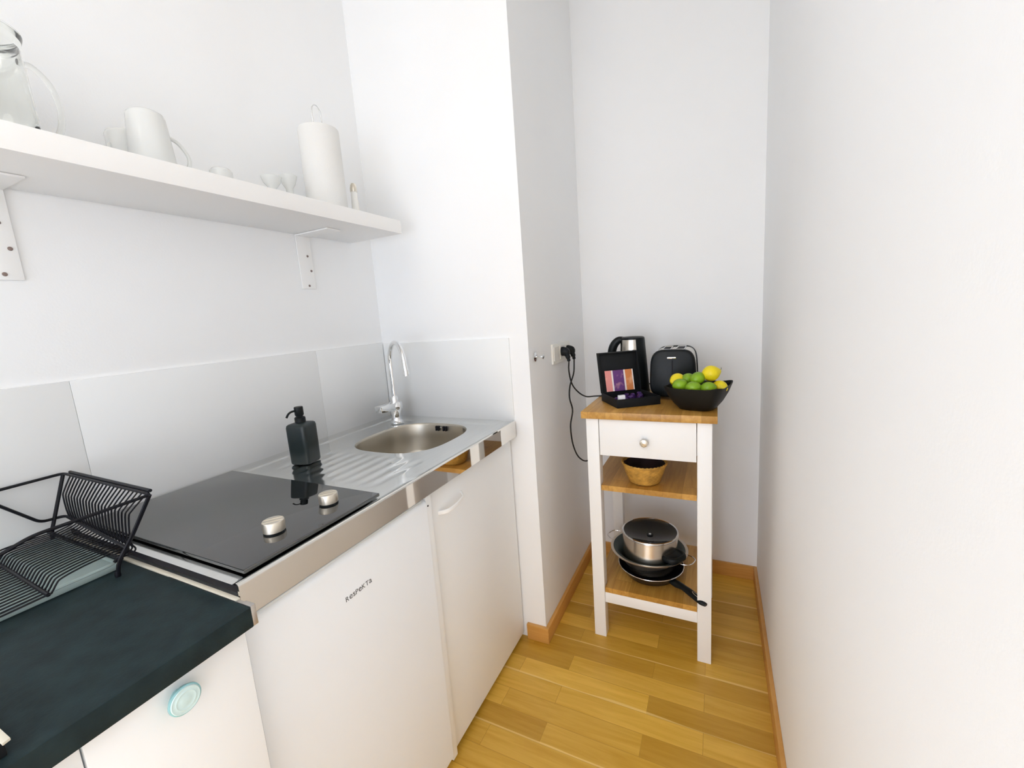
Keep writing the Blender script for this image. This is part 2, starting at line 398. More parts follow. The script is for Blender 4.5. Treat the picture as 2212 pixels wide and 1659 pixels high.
# splashback tiles (60 x 30 cm), one row on the long wall and one tile on the sink wall
ys = [-1.575, -0.952, -0.331, -0.007]
b = B()
for a0, a1 in [(-2.19, -1.575)] + list(zip(ys[:-1], ys[1:])): box(b, 0, 0.006, a0+0.0003, a1-0.0003, 0.86, 1.186, 0.0007)
struct('trim_1', b, M['tile'])
b = B(); box(b, 0.007, 0.5805, -0.006, 0, 0.86, 1.181, 0.0012); struct('trim_2', b, M['tile'])

# ------------------------------------------------------------------ steel counter with sink
ctop = thing('sink_counter', 'stainless steel kitchen counter top with built-in sink and ribbed drainer', 'counter', (0.007, Y0, 0.82))
SX0, SX1, SY0, SY1 = 0.125, 0.505, -0.435, -0.0690     # rectangle round the bowl
bcx, bcy, bax, bay = 0.315, -0.250, 0.163, 0.171
def counter_z(x, y):
    z = H - 0.004
    e = min(x-0.006, (-0.008)-y)            # raised border against the two walls
    fade = max(0, min(1, (0.545-x)/0.03))
    if e < 0.060:
        t = max(0, min(1, (0.060-e)/0.012)); z += 0.0040*t*t*(3-2*t)*fade
    # ribbed drainer
    if -0.640 < y < -0.440 and 0.115 < x < 0.52:
        k = min(1, (y+0.640)/0.03, (-0.440-y)/0.03)
        z += -0.0015*k*(0.5-0.5*math.cos((x-0.115)/0.0405*2*pi))
    # rounded front lip
    d = D-x
    if d < 0.014: z += 0.004*min(1, (0.014-d)/0.006) if d > 0.006 else 0.004
    return z
xsx = sorted(set([round(0.006+i*0.0045, 5) for i in range(int((D-0.007)/0.0045))] + [SX0, SX1, D-0.004, 0.006]))
ysy = sorted(set([round(Y0+i*0.0085, 5) for i in range(int((-Y0-0.008)/0.0085)+1)] + [SY0, SY1, -0.008]))
b = B()
G = [[b.verts.new((x, y, counter_z(x, y))) for y in ysy] for x in xsx]
for i in range(len(xsx)-1):
    for j in range(len(ysy)-1):
        mx_, my_ = (xsx[i]+xsx[i+1])/2, (ysy[j]+ysy[j+1])/2
        if SX0 < mx_ < SX1 and SY0 < my_ < SY1: continue
        b.faces.new((G[i][j], G[i+1][j], G[i+1][j+1], G[i][j+1]))
# flat field round the bowl opening
def sup(a, n=2.9):
    c, s = math.cos(a), math.sin(a)
    return (abs(c)**(2/n)*(1 if c >= 0 else -1), abs(s)**(2/n)*(1 if s >= 0 else -1))
NB = 96
def rectpt(a):
    c, s = math.cos(a), math.sin(a); k = 1/max(abs(c), abs(s))
    cx_, cy_ = (SX0+SX1)/2, (SY0+SY1)/2
    return (cx_+c*k*(SX1-SX0)/2, cy_+s*k*(SY1-SY0)/2)
ring0, ring1 = [], []
zf = H-0.004
for i in range(NB):
    a = 2*pi*(i+0.5*0)/NB
    p = rectpt(a); ring0.append(Vector((p[0], p[1], zf)))
    u, v = sup(a); ring1.append(Vector((bcx+bax*u, bcy+bay*v, zf)))
rings(b, [ring0, ring1], False, False)
obj('counter_sheet', b, M['steel'], ctop, sharp=50)
# bowl
b = B(); rr = []
for s, dz, n in ((1.0, 0, 2.9), (0.985, -0.002, 2.9), (0.975, -0.008, 2.9), (0.955, -0.05, 2.9), (0.93, -0.10, 2.8), (0.88, -0.125, 2.7), (0.78, -0.138, 2.5), (0.5, -0.144, 2.2), (0.16, -0.147, 2.0), (0.13, -0.150, 2.0)):
    rr.append([Vector((bcx+bax*s*sup(2*pi*i/NB, n)[0], bcy+bay*s*sup(2*pi*i/NB, n)[1], zf+dz)) for i in range(NB)])
rings(b, rr, False, True)
bowl = obj('sink_bowl', b, M['steel_bowl'], ctop, sharp=60)
# overflow slots in the far bowl wall
b = B()
for xo in (0.296, 0.306, 0.328, 0.338): box(b, xo-0.0026, xo+0.0026, -0.0945, -0.0850, 0.8530, 0.8705, 0.0008)
obj('overflow_slots', b, M['black_gap'], bowl)
b = B(); lathe(b, [(0.0025, 0.0), (0.0035, -0.002), (0.0025, -0.004)], (0.317, -0.0905, 0.8655), 12, 'y'); obj('overflow_screw', b, M['chrome'], bowl)
b = B(); lathe(b, [(0.040, -0.003), (0.040, 0.002), (0.030, 0.003), (0.026, -0.001), (0.0, -0.001)], (bcx, bcy, zf-0.146), 32); obj('drain', b, M['chrome'], bowl)
# polished front fascia, 6 cm high, folded over the edge
b = B(); sec = []
for x, z in ((D-0.005, H), (D-0.002, H-0.0012), (D, H-0.004), (D, H-0.0585), (D-0.002, H-0.060), (D-0.012, H-0.060), (D-0.012, H-0.056), (D-0.004, H-0.056), (D-0.004, H-0.006), (D-0.005, H-0.001)):
    sec.append((x, z))
rings(b, [[Vector((x, y, z)) for x, z in sec] for y in (Y0, -0.0065)], True, True)
obj('front_fascia', b, M['steel_edge'], ctop, sharp=30)
b = B(); box(b, 0.01, D-0.006, Y0+0.001, Y0+0.006, 0.866, H-0.005); obj('edge_band', b, M['black_gap'], ctop)  # plain black band below the near edge of the sheet

# ------------------------------------------------------------------ hob
hob = thing('ceramic_hob', 'black glass two-knob hob set in the steel counter', 'hob', (0.3, -0.83, H))
b = B(); box(b, 0.033, 0.5655, -0.9835, -0.679, H-0.001, 0.8890, 0.0015); obj('glass_plate', b, M['glass_hob'], hob)
b = B(); box(b, 0.036, 0.5625, -0.9805, -0.682, H-0.0005, H+0.0012); obj('hob_seal', b, M['black_gap'], hob)
for ky in (-0.8799, -0.7543):
    b = B(); lathe(b, [(0.019, 0), (0.019, 0.003), (0.015, 0.003)], (0.4945, ky, 0.889), 36); ko = obj('knob_collar', b, M['black_plastic'], hob)
    b = B()
    lathe(b, [(0.0185, 0.003), (0.0195, 0.004), (0.0195, 0.021), (0.0188, 0.0228), (0.0175, 0.0236), (0.0, 0.0236)], (0.4945, ky, 0.889), 40)
    kn = obj('control_knob', b, M['satin'], hob, sharp=30)
    b = B(); a = 0.9
    for q in (-1, 1):
        rm = Matrix.Rotation(a, 3, 'Z')
        pts = [rm @ Vector((-0.016, q*0.006-0.0009, 0)), rm @ Vector((0.016, q*0.006-0.0009, 0)), rm @ Vector((0.016, q*0.006+0.0009, 0)), rm @ Vector((-0.016, q*0.006+0.0009, 0))]
        base = Vector((0.4945, ky, 0.889+0.0234))
        hexa(b, [base+p for p in pts]+[base+p+Vector((0, 0, 0.0008)) for p in pts])
    obj('grip_ridge', b, M['satin'], kn)

# ------------------------------------------------------------------ fridge, sink cabinet, narrow cabinet
XF = 0.575
fr = thing('undercounter_fridge', 'white undercounter fridge with grey brand lettering, below the hob', 'fridge', (0.3, -0.77, 0))
b = B(); box(b, 0.02, 0.535, -1.0, -0.537, 0.012, 0.8195); obj('body', b, M['white_fridge'], fr)
b = B()
# door with rolled top edge
sec = [(0.538, 0.035), (XF-0.004, 0.035), (XF, 0.039), (XF, 0.795), (XF-0.002, 0.803), (XF-0.008, 0.810), (XF-0.018, 0.8145), (0.538, 0.815)]
rings(b, [[Vector((x, y, z)) for x, z in sec] for y in (-1.003, -1.0, -0.5375, -0.5355)], True, True)
fdoor = obj('door', b, M['white_fridge'], fr, sharp=40)
b = B(); box(b, 0.545, 0.5815, -0.990, -0.560, 0.8152, 0.8215, 0.0025); obj('door_grip', b, M['seal_grey'], fdoor)
b = B(); box(b, 0.05, 0.53, -0.99, -0.545, 0, 0.012); obj('foot_rail', b, M['black_gap'], fr)
# brand lettering on the door: small capitals at one height
def lettering(text, start, dirv, upv, size, depth, m, name, parent, caps=None, track=0.06):
    bm = B(); x = 0.0
    for ch in text:
        cu = bpy.data.curves.new('t', 'FONT'); cu.body = ch; cu.size = 1.0; cu.extrude = 0.0; cu.resolution_u = 4
        o = bpy.data.objects.new('t', cu); COL.objects.link(o)
        me = bpy.data.meshes.new_from_object(o.evaluated_get(bpy.context.evaluated_depsgraph_get()))
        if len(me.vertices):
            xs_ = [v.co.x for v in me.vertices]; ys_ = [v.co.y for v in me.vertices]
            s = 1.0
            if caps and ch in caps: s = 0.53/max(1e-3, (max(ys_)-min(ys_)))
            xm = min(xs_); wd = (max(xs_)-xm)*s
            off = len(bm.verts)
            vs = [bm.verts.new(Vector(start)+Vector(dirv)*((v.co.x-xm)*s+x)*size+Vector(upv)*((v.co.y if not (caps and ch in caps) else v.co.y*s))*size) for v in me.vertices]
            for p in me.polygons: 
                try: bm.faces.new([vs[i] for i in p.vertices])
                except ValueError: pass
            x += wd+track
        COL.objects.unlink(o); bpy.data.objects.remove(o); bpy.data.curves.remove(cu); bpy.data.meshes.remove(me)
    r = bmesh.ops.extrude_face_region(bm, geom=bm.faces[:])
    nrm = Vector(dirv).cross(Vector(upv))
    bmesh.ops.translate(bm, verts=[v for v in r['geom'] if isinstance(v, bmesh.types.BMVert)], vec=nrm*depth)
    return obj(name, bm, m, parent, smooth=False), x*size
lettering('ResPeKTa', (XF-0.0001, -0.8125, 0.7155), (0, 1, 0), (0, 0, 1), 0.0188, 0.0005, M['grey_ink'], 'brand_lettering', fdoor, caps='RPKT', track=0.09)

sc_ = thing('sink_cabinet', 'white base cabinet with a bow handle, under the sink', 'cabinet', (0.3, -0.27, 0))
b = B(); box(b, 0.02, 0.54, -0.511, -0.009, 0.02, 0.715); box(b, 0.512, 0.54, -0.511, -0.009, 0.7155, 0.82); box(b, 0.02, 0.511, -0.511, -0.495, 0.7155, 0.82); obj('body', b, M['white_cab'], sc_)
b = B(); box(b, 0.02, 0.572, -0.533, -0.512, 0.02, 0.82, 0.001); sp_ = obj('side_panel', b, M['white_cab'], sc_)
b = B(); lathe(b, [(0.0026, 0), (0.002, 0.001)], (0.572, -0.5265, 0.790), 10, 'x'); obj('screw_hole', b, M['black_gap'], sp_)
b = B(); box(b, 0.5415, 0.5595, -0.5095, -0.009, 0.022, 0.8195, 0.0015); dr_ = obj('door', b, M['white_cab'], sc_)
b = B()
hp = fillet([(0.5585, -0.470, 0.741), (0.580, -0.455, 0.7425), (0.586, -0.415, 0.746), (0.580, -0.372, 0.7490), (0.5585, -0.352, 0.752)], 0.02, 6)
tube(b, hp, 0.0048, 8, flat=(0.7, 1.3)); obj('handle', b, M['white_lac'], dr_)
b = B(); box(b, 0.05, 0.535, -0.53, -0.01, 0.0, 0.02); obj('plinth', b, M['black_gap'], sc_)

nc = thing('drawer_cabinet', 'white base cabinet with pale blue round knob, under the charcoal worktop', 'cabinet', (0.3, -1.11, 0))
b = B(); box(b, 0.02, 0.58, -1.2025, -1.0145, 0.01, 0.828); obj('body', b, M['white_cab'], nc)
b = B(); box(b, 0.581, 0.600, -1.2015, -1.0155, 0.012, 0.826, 0.002); nd = obj('door', b, M['white_cab'], nc)
kc = (0.600, -1.1095, 0.7935)
b = B(); lathe(b, [(0.009, 0), (0.0065, 0.006), (0.0065, 0.006), (0.011, 0.010)], kc, 24, 'x'); obj('knob_stem', b, M['blue_edge'], nd)
b = B(); lathe(b, [(0.010, 0.009), (0.0175, 0.012), (0.0192, 0.0155), (0.0190, 0.0175), (0.0175, 0.0185)], kc, 36, 'x'); kb = obj('knob', b, M['blue_edge'], nd)
b = B(); lathe(b, [(0.0178, 0.0180), (0.0165, 0.0196), (0.0140, 0.0190), (0.0115, 0.0200), (0.0090, 0.0192), (0.006, 0.0202), (0.0, 0.0200)], kc, 36, 'x'); obj('knob_face', b, M['blue_knob'], kb)

c2 = thing('base_cabinet', 'plain white cabinet front at the bottom left corner, left of the blue knob', 'cabinet', (0.3, -1.5, 0))
b = B(); box(b, 0.02, 0.58, -1.80, -1.2030, 0.01, 0.828); obj('body', b, M['white_cab'], c2)
b = B(); box(b, 0.581, 0.600, -1.799, -1.2035, 0.012, 0.826, 0.002); obj('door', b, M['white_cab'], c2)

# charcoal worktop, its aluminium end trim
wt = thing('worktop', 'charcoal laminate worktop, lower than the steel counter', 'worktop', (0.3, -1.4, 0.828))
b = B(); box(b, 0.007, 0.622, -1.85, -1.0138, 0.8285, 0.860, 0.0015); obj('slab', b, M['worktop'], wt)
b = B(); box(b, 0.4, 0.6165, -1.0136, -1.0085, 0.829, 0.8605, 0.0006); box(b, 0.6, 0.6215, -1.0137, -1.0062, 0.829, 0.8610, 0.0008)
obj('end_trim', b, M['alu'], wt)
b = B(); box(b, 0.03, 0.5860, -1.0134, -1.0062, 0.835, 0.8620, 0.0008); obj('joint_strip', b, M['cream'], wt)

# ------------------------------------------------------------------ tap
tp = thing('kitchen_tap', 'chrome gooseneck kitchen tap with side lever behind the sink', 'tap', (0.1300, -0.1115, H))
tx, ty = 0.1300, -0.1115
b = B(); lathe(b, [(0.026, 0), (0.026, 0.004), (0.021, 0.008), (0.019, 0.012), (0.018, 0.030), (0.021, 0.044), (0.026, 0.052)], (tx, ty, H), 32); obj('body', b, M['chrome'], tp)
b = B()
lathe(b, [(0.0255, 0.051), (0.029, 0.058), (0.029, 0.070), (0.024, 0.080), (0.016, 0.083)], (tx, ty, H), 32)
obj('valve_head', b, M['chrome'], tp)
b = B()
lv = [(-0.020, -0.005, 0.050), (0.020, -0.005, 0.050), (0.017, -0.092, 0.056), (-0.017, -0.092, 0.056), (-0.020, -0.005, 0.082), (0.020, -0.005, 0.082), (0.016, -0.096, 0.083), (-0.016, -0.096, 0.083)]
hexa(b, [Vector((tx, ty, H))+Vector(p) for p in lv], 0.007); obj('lever', b, M['chrome'], tp)
b = B(); lathe(b, [(0.015, 0.082), (0.015, 0.100), (0.012, 0.104)], (tx, ty, H), 24); obj('spout_collar', b, M['chrome'], tp)
sd = Vector((0.151, -0.0885, 0)).normalized(); R_ = 0.0770
pts = [Vector((tx, ty, H+0.095)), Vector((tx, ty, H+0.16))]
zc_ = 1.1115
for i in range(25):
    a = pi - pi*i/24*0.985
    pts.append(Vector((tx, ty, zc_))+sd*(R_+R_*math.cos(a))+Vector((0, 0, R_*math.sin(a)*1.03)))
pts.append(pts[-1]+Vector((sd.x*0.006, sd.y*0.006, -0.030)))
b = B(); tube(b, pts, 0.0088, 14); spt = obj('spout', b, M['chrome'], tp, sharp=60)
b = B(); e = pts[-1]; tube(b, [e+Vector((0, 0, 0.010)), e+Vector((0, 0, -0.008))], 0.0105, 16); obj('aerator', b, M['chrome'], spt)

# ------------------------------------------------------------------ soap dispenser
sx_, sy_ = 0.1655, -0.5480
so = thing('soap_dispenser', 'square matte black soap pump bottle standing on the ribbed drainer', 'soap dispenser', (sx_, sy_, 0.8796))
rz = Matrix.Rotation(math.radians(14), 4, 'Z')
def place(bm, m4, off): bmesh.ops.transform(bm, matrix=Matrix.Translation(off) @ m4, verts=bm.verts)
b = B(); rr = []
def rsq(h, z, n=7.0, k=40): return [Vector((h*sup(2*pi*i/k, n)[0], h*0.98*sup(2*pi*i/k, n)[1], z)) for i in range(k)]
for h, z in ((0.027, 0), (0.0290, 0.0015), (0.0305, 0.006), (0.0310, 0.060), (0.0310, 0.108), (0.0295, 0.114), (0.026, 0.117), (0.016, 0.119), (0.013, 0.120)): rr.append(rsq(h, z))
rings(b, rr); place(b, rz, (sx_, sy_, 0.8796)); obj('bottle', b, M['soap_black'], so, sharp=40)
b = B(); lathe(b, [(0.0145, 0.119), (0.0145, 0.133), (0.0125, 0.135), (0.009, 0.1355), (0.009, 0.139)], (sx_, sy_, 0.8796), 28); obj('neck_collar', b, M['black_plastic'], so)
b = B(); lathe(b, [(0.0098, 0.138), (0.0120, 0.141), (0.0120, 0.162), (0.0112, 0.1645), (0.0, 0.165)], (sx_, sy_, 0.8796), 28); pu = obj('pump_head', b, M['black_plastic'], so)
b = B(); tube(b, smooth_path([(sx_, sy_-0.006, 1.034), (sx_-0.001, sy_-0.022, 1.034), (sx_-0.002, sy_-0.032, 1.0295), (sx_-0.003, sy_-0.039, 1.020)]), 0.0030, 8); obj('spout', b, M['black_plastic'], pu)

# ------------------------------------------------------------------ drying rack and drip tray
dt = thing('drip_tray', 'flat grey drip tray on the charcoal worktop, under the dish rack', 'tray', (0.15, -1.2, 0.860))
b = B(); box(b, 0.020, 0.281, -1.50, -1.030, 0.8605, 0.8715, 0.003)
for f in list(b.faces): pass
obj('tray_base', b, M['tray'], dt)
b = B()
loop = [(0.0235, -1.4965, 0.872), (0.2775, -1.4965, 0.872), (0.2775, -1.0335, 0.872), (0.0235, -1.0335, 0.872)]
tube(b, fillet(loop, 0.012, 5, True), 0.0032, 8, True); obj('rim', b, M['tray'], dt)

rk = thing('dish_rack', 'black wire dish rack with slanted plate slots on the charcoal worktop', 'dish rack', (0.17, -1.2, 0.860))
W2 = 0.0023
b = B()
# upper loop: level rail at the right end, dropping to the left at the front and at the back
up_ = [(0.020, -1.46, 0.885), (0.020, -1.30, 1.000), (0.020, -0.998, 1.000), (0.352, -0.994, 0.994), (0.352, -1.139, 0.9925), (0.318, -1.46, 0.8735)]
tube(b, fillet(up_[1:3]+up_[3:], 0.012, 5), W2*1.25, 8)
tube(b, [up_[1], up_[0]], W2*1.25, 8)
obj('upper_rail', b, M['black_wire'], rk)
b = B()
lo_ = [(0.012, -1.46, 1.02), (0.016, -1.160, 1.054), (0.020, -1.046, 0.915), (0.020, -1.010, 0.9120), (0.300, -1.020, 0.8950), (0.305, -1.045, 0.8860)]
tube(b, fillet(lo_[1:], 0.010, 5), W2*1.25, 8)
obj('lower_rail', b, M['black_wire'], rk)
# legs
for p in ([(0.352, -0.996, 0.994), (0.322, -1.022, 0.922), (0.3125, -1.040, 0.888), (0.309, -1.0455, 0.8625)], [(0.020, -0.998, 1.000), (0.020, -1.026, 0.914), (0.020, -1.034, 0.888), (0.020, -1.036, 0.8625)],
          [(0.318, -1.455, 0.8745), (0.318, -1.460, 0.8625)], [(0.020, -1.455, 0.886), (0.020, -1.460, 0.8625)]):
    b = B(); tube(b, smooth_path(p, 4), W2*1.45, 8); lathe(b, [(0.0042, 0), (0.0046, 0.004), (0.0036, 0.010)], (p[-1][0], p[-1][1], 0.8602), 12)
    obj('leg', b, M['black_wire'], rk)
# cross bars
b = B()
tube(b, [(0.016, -1.0380, 0.8890), (0.306, -1.0350, 0.8865)], W2*1.25, 8); obj('cross_bar', b, M['black_wire'], rk)
b = B(); tube(b, [(0.030, -1.1190, 0.8790), (0.303, -1.1270, 0.8785)], W2*1.35, 8); obj('cross_bar', b, M['black_wire'], rk)
b = B(); tube(b, [(0.020, -1.300, 0.8790), (0.303, -1.300, 0.8785)], W2*1.25, 8); obj('cross_bar', b, M['black_wire'], rk)
b = B(); tube(b, [(0.040, -0.9935, 1.0035), (0.344, -0.9905, 0.9985)], 0.0030, 8); obj('comb_bar', b, M['black_wire'], rk)
# slanted slot wires, left (x = .03) to right (x = .33)
NW = 22
for i in range(NW):
    t = i/(NW-1); x = 0.040+0.262*t; xt = 0.046+0.292*t
    pts = [(xt, -0.9905-0.001*t, 1.0025-0.004*t), (xt, -0.9965, 0.996-0.004*t), (x+0.010*t, -1.0085-0.001*t, 0.9690-0.004*t), (x+0.002*t, -1.0120-0.001*t, 0.9560-0.004*t),
           (x, -1.0110-0.006*t, 0.918-0.010*t), (x+0.002, -1.0050-0.008*t, 0.905-0.011*t), (x+0.002, -1.010-0.009*t, 0.897-0.009*t), (x+0.001, -1.038+0.001*t, 0.8905-0.002*t)]
    b = B(); tube(b, smooth_path(pts, 3), W2*0.62, 6); obj('slot_wire', b, M['black_wire'], rk)
# floor wires
for i in range(NW):
    t = i/(NW-1); x = 0.036+0.238*t; xs2 = 0.045+0.256*t
    pts = [(x, -1.0375, 0.8915), (x+0.008*t, -1.075, 0.8925), (xs2-0.006, -1.1060, 0.8930), (xs2, -1.1150, 0.8900), (xs2+0.001, -1.1225, 0.8800), (xs2+0.001, -1.1300, 0.8785), (xs2, -1.20, 0.8765), (xs2, -1.300, 0.8785), (xs2, -1.44, 0.880)]
    b = B(); tube(b, smooth_path(pts, 3), W2*0.62, 6); obj('floor_wire', b, M['black_wire'], rk)

# small dark object at the lower left corner
ap = thing('utensil_case', 'black case with cream edge strip at the lower left corner of the worktop', 'case', (0.54, -1.33, 0.860))
b = B(); hexa(b, [(0.46, -1.2500, 0.8602), (0.605, -1.2500, 0.8602), (0.612, -1.42, 0.8602), (0.43, -1.42, 0.8602), (0.46, -1.2500, 0.8770), (0.603, -1.2500, 0.8770), (0.610, -1.42, 0.8770), (0.43, -1.42, 0.8770)], 0.002); obj('case_body', b, M['black_matte'], ap)
b = B(); hexa(b, [(0.46, -1.2485, 0.8772), (0.611, -1.2470, 0.8772), (0.613, -1.2530, 0.8772), (0.46, -1.2560, 0.8772), (0.46, -1.2485, 0.8800), (0.611, -1.2470, 0.8800), (0.613, -1.2530, 0.8800), (0.46, -1.2560, 0.8800)], 0.0006); obj('edge_strip', b, M['cream'], ap)

# ------------------------------------------------------------------ wall shelf and brackets
SZ, ST, SXD, SYE = 1.567, 0.0436, 0.2419, -0.1029
b = B(); box(b, 0.002, SXD, -1.75, SYE, SZ, SZ+ST, 0.0012)
tag(obj('wall_shelf', b, M['white_lac'], loc=(0.12, -0.9, SZ)), 'long white wall shelf above the counter', 'shelf')
def bracket(yc, label, arm):
    t = thing('shelf_bracket', label, 'bracket', (0.001, yc, 1.393), 'shelf brackets')
    b = B(); box(b, 0.0012, 0.0050, yc-0.0265, yc+0.0265, 1.393, SZ-0.001, 0.0008); obj('wall_plate', b, M['white_lac'], t)
    b = B(); box(b, 0.0050, arm, yc-0.0265, yc+0.0265, SZ-0.0046, SZ-0.0006, 0.0008); obj('shelf_arm', b, M['white_lac'], t)
    b = B(); hexa(b, [(0.005, yc-0.0015, SZ-0.05), (0.012, yc-0.0015, SZ-0.05), (0.012, yc+0.0015, SZ-0.05), (0.005, yc+0.0015, SZ-0.05), (0.005, yc-0.0015, SZ-0.0046), (0.045, yc-0.0015, SZ-0.0046), (0.045, yc+0.0015, SZ-0.0046), (0.005, yc+0.0015, SZ-0.0046)]); 
    b.free()
    for dy, z in ((0.009, 1.5004), (0.0165, 1.4526), (0.001, 1.4035)):
        b = B(); lathe(b, [(0.0040, 0.0), (0.0034, 0.0016), (0.0, 0.0020)], (0.0048, yc+dy, z), 16, 'x'); obj('screw', b, M['screw'], t)
    return t
bracket(-0.3185, 'small white perforated bracket with three holes, under the right end of the shelf', 0.150)
bracket(-1.0060, 'large-looking white bracket with brown screws, cut by the left edge of the photo', 0.112)

# ------------------------------------------------------------------ things on the shelf
ZT = SZ+ST
# glass jug
jx, jy = 0.150, -1.022
jg = thing('glass_jug', 'clear glass jug with curved handle on the left end of the shelf', 'jug', (jx, jy, ZT))
b = B(); lathe(b, [(0.0, 0.003), (0.050, 0.001), (0.060, 0.006), (0.062, 0.03), (0.060, 0.12), (0.058, 0.150), (0.061, 0.163), (0.063, 0.166), (0.060, 0.167), (0.056, 0.152), (0.057, 0.12), (0.059, 0.03), (0.056, 0.010), (0.0, 0.008)], (jx, jy, ZT), 48, cap0=False, cap1=False)
bmesh.ops.remove_doubles(b, verts=b.verts, dist=1e-4); obj('jug_body', b, M['glass'], jg, sharp=60)
b = B(); tube(b, smooth_path([(jx-0.01, jy+0.060, ZT+0.140), (jx-0.012, jy+0.078, ZT+0.140), (jx-0.014, jy+0.098, ZT+0.115), (jx-0.014, jy+0.103, ZT+0.070), (jx-0.012, jy+0.090, ZT+0.030), (jx-0.01, jy+0.061, ZT+0.018)], 6), 0.0048, 10); obj('handle', b, M['glass'], jg)
b = B(); lathe(b, [(0.0575, 0.146), (0.0590, 0.152), (0.0632, 0.164), (0.0640, 0.168), (0.060, 0.1695), (0.0575, 0.160)], (jx, jy, ZT), 48, cap0=False, cap1=False); obj('rim_band', b, M['glass'], jg)
# mugs upside down
def mug(cx, cy, r0, r1, h, label, hy, hr):
    t = thing('mug', label, 'mug', (cx, cy, ZT), 'mugs on the shelf')
    b = B(); lathe(b, [(r0-0.003, 0.001), (r0, 0.0), (r0+0.001, 0.004), ((r0+r1)/2, h*0.55), (r1, h-0.010), (r1-0.003, h-0.003), (r1-0.008, h), (r1*0.5, h), (0, h-0.001)], (cx, cy, ZT), 40); obj('mug_body', b, M['porcelain'], t)
    b = B(); tube(b, smooth_path([(cx+0.004, cy+hy*0.90, ZT+h*0.70), (cx+0.008, cy+hy+hr*0.5, ZT+h*0.62), (cx+0.010, cy+hy+hr, ZT+h*0.42), (cx+0.008, cy+hy+hr*0.8, ZT+h*0.22), (cx+0.004, cy+hy*0.95, ZT+h*0.16)], 6), 0.0042, 8); obj('handle', b, M['porcelain'], t)
    return t
mug(0.135, -0.7800, 0.042, 0.034, 0.128, 'taller white mug with curved handle turned to the right, middle of the shelf', 0.038, 0.030)
mug(0.070, -0.7950, 0.034, 0.033, 0.100, 'shorter white mug half hidden behind the taller mug', -0.030, -0.006)
# little dish, cups
b = B(); lathe(b, [(0.0, 0.0), (0.018, 0.0), (0.024, 0.030), (0.024, 0.044), (0.019, 0.050), (0.010, 0.052), (0, 0.0525)], (0.14, -0.640, ZT), 32)
tag(obj('small_bowl', b, M['porcelain'], loc=(0.14, -0.640, ZT)), 'white dish with only its top edge showing, alone right of the mug handle', 'bowl')
b = B(); lathe(b, [(0.0, 0.001), (0.016, 0.0), (0.018, 0.004), (0.008, 0.020), (0.010, 0.045), (0.022, 0.060), (0.0265, 0.0745), (0.0245, 0.0745), (0.019, 0.062), (0.0, 0.056)], (0.115, -0.4850, ZT), 32, cap0=False)
tag(obj('egg_cup', b, M['porcelain'], loc=(0.115, -0.4850, ZT)), 'lower of two small white egg cups on the shelf, left one', 'egg cup', 'egg cups on the shelf')
b = B(); lathe(b, [(0.0, 0.001), (0.016, 0.0), (0.018, 0.004), (0.009, 0.022), (0.010, 0.060), (0.018, 0.072), (0.025, 0.094), (0.023, 0.094), (0.016, 0.074), (0.0, 0.068)], (0.105, -0.4230, ZT), 32, cap0=False)
tag(obj('egg_cup', b, M['porcelain'], loc=(0.105, -0.4230, ZT)), 'taller small white egg cup, next to the kitchen roll', 'egg cup', 'egg cups on the shelf')
# kitchen roll on a wire stand
kx, ky = 0.125, -0.306
kr = thing('kitchen_roll', 'white kitchen roll on a stand with wire loop on top, on the shelf', 'kitchen roll', (kx, ky, ZT))
b = B(); lathe(b, [(0.021, 0.008), (0.058, 0.008), (0.0595, 0.012), (0.0595, 0.248), (0.058, 0.252), (0.021, 0.252), (0.020, 0.240)], (kx, ky, ZT), 48); obj('paper_roll', b, M['paper'], kr)
b = B(); lathe(b, [(0.062, 0.0), (0.062, 0.006), (0.058, 0.008), (0.0, 0.008)], (kx, ky, ZT), 48); obj('stand_base', b, M['porcelain'], kr)
b = B(); tube(b, smooth_path([(kx, ky-0.014, ZT+0.25), (kx, ky-0.0145, ZT+0.302), (kx, ky-0.008, ZT+0.320), (kx, ky+0.003, ZT+0.325), (kx, ky+0.014, ZT+0.317), (kx, ky+0.0195, ZT+0.300), (kx, ky+0.018, ZT+0.25)], 6), 0.0016, 8); obj('loop_handle', b, M['wire_white'], kr)
# salt shaker
qx, qy = 0.150, -0.213
sl = thing('salt_shaker', 'small glass salt shaker with metal cap at the right end of the shelf', 'salt shaker', (qx, qy, ZT))
b = B(); lathe(b, [(0.0, 0.0), (0.0125, 0.0), (0.0130, 0.003), (0.0112, 0.05), (0.0100, 0.088), (0.0, 0.0885)], (qx, qy, ZT), 24, cap0=False, cap1=False); obj('glass_body', b, M['salt'], sl)
b = B(); lathe(b, [(0.0108, 0.087), (0.0113, 0.091), (0.0110, 0.100), (0.0090, 0.109), (0.0055, 0.1145), (0.0, 0.116)], (qx, qy, ZT), 24); obj('cap', b, M['satin'], sl)

# ------------------------------------------------------------------ niche wall: valve, sockets, plugs, cords
vx, vy, vz = XS, 0.053, 1.1055
vl = thing('wall_valve', 'small chrome valve stub on the niche wall, left of the socket', 'valve', (vx, vy, vz))
b = B(); lathe(b, [(0.0165, 0.0005), (0.0165, 0.003), (0.012, 0.0055), (0.0, 0.006)], (vx, vy, vz), 28, 'x'); obj('escutcheon', b, M['chrome'], vl)
b = B(); lathe(b, [(0.0034, 0.004), (0.0034, 0.030)], (vx, vy, vz), 14, 'x'); obj('spindle', b, M['chrome'], vl)
b = B(); lathe(b, [(0.0085, 0.0), (0.0085, 0.0035), (0.006, 0.005)], (vx+0.029, vy, vz), 18, 'x'); obj('cap', b, M['chrome'], vl)

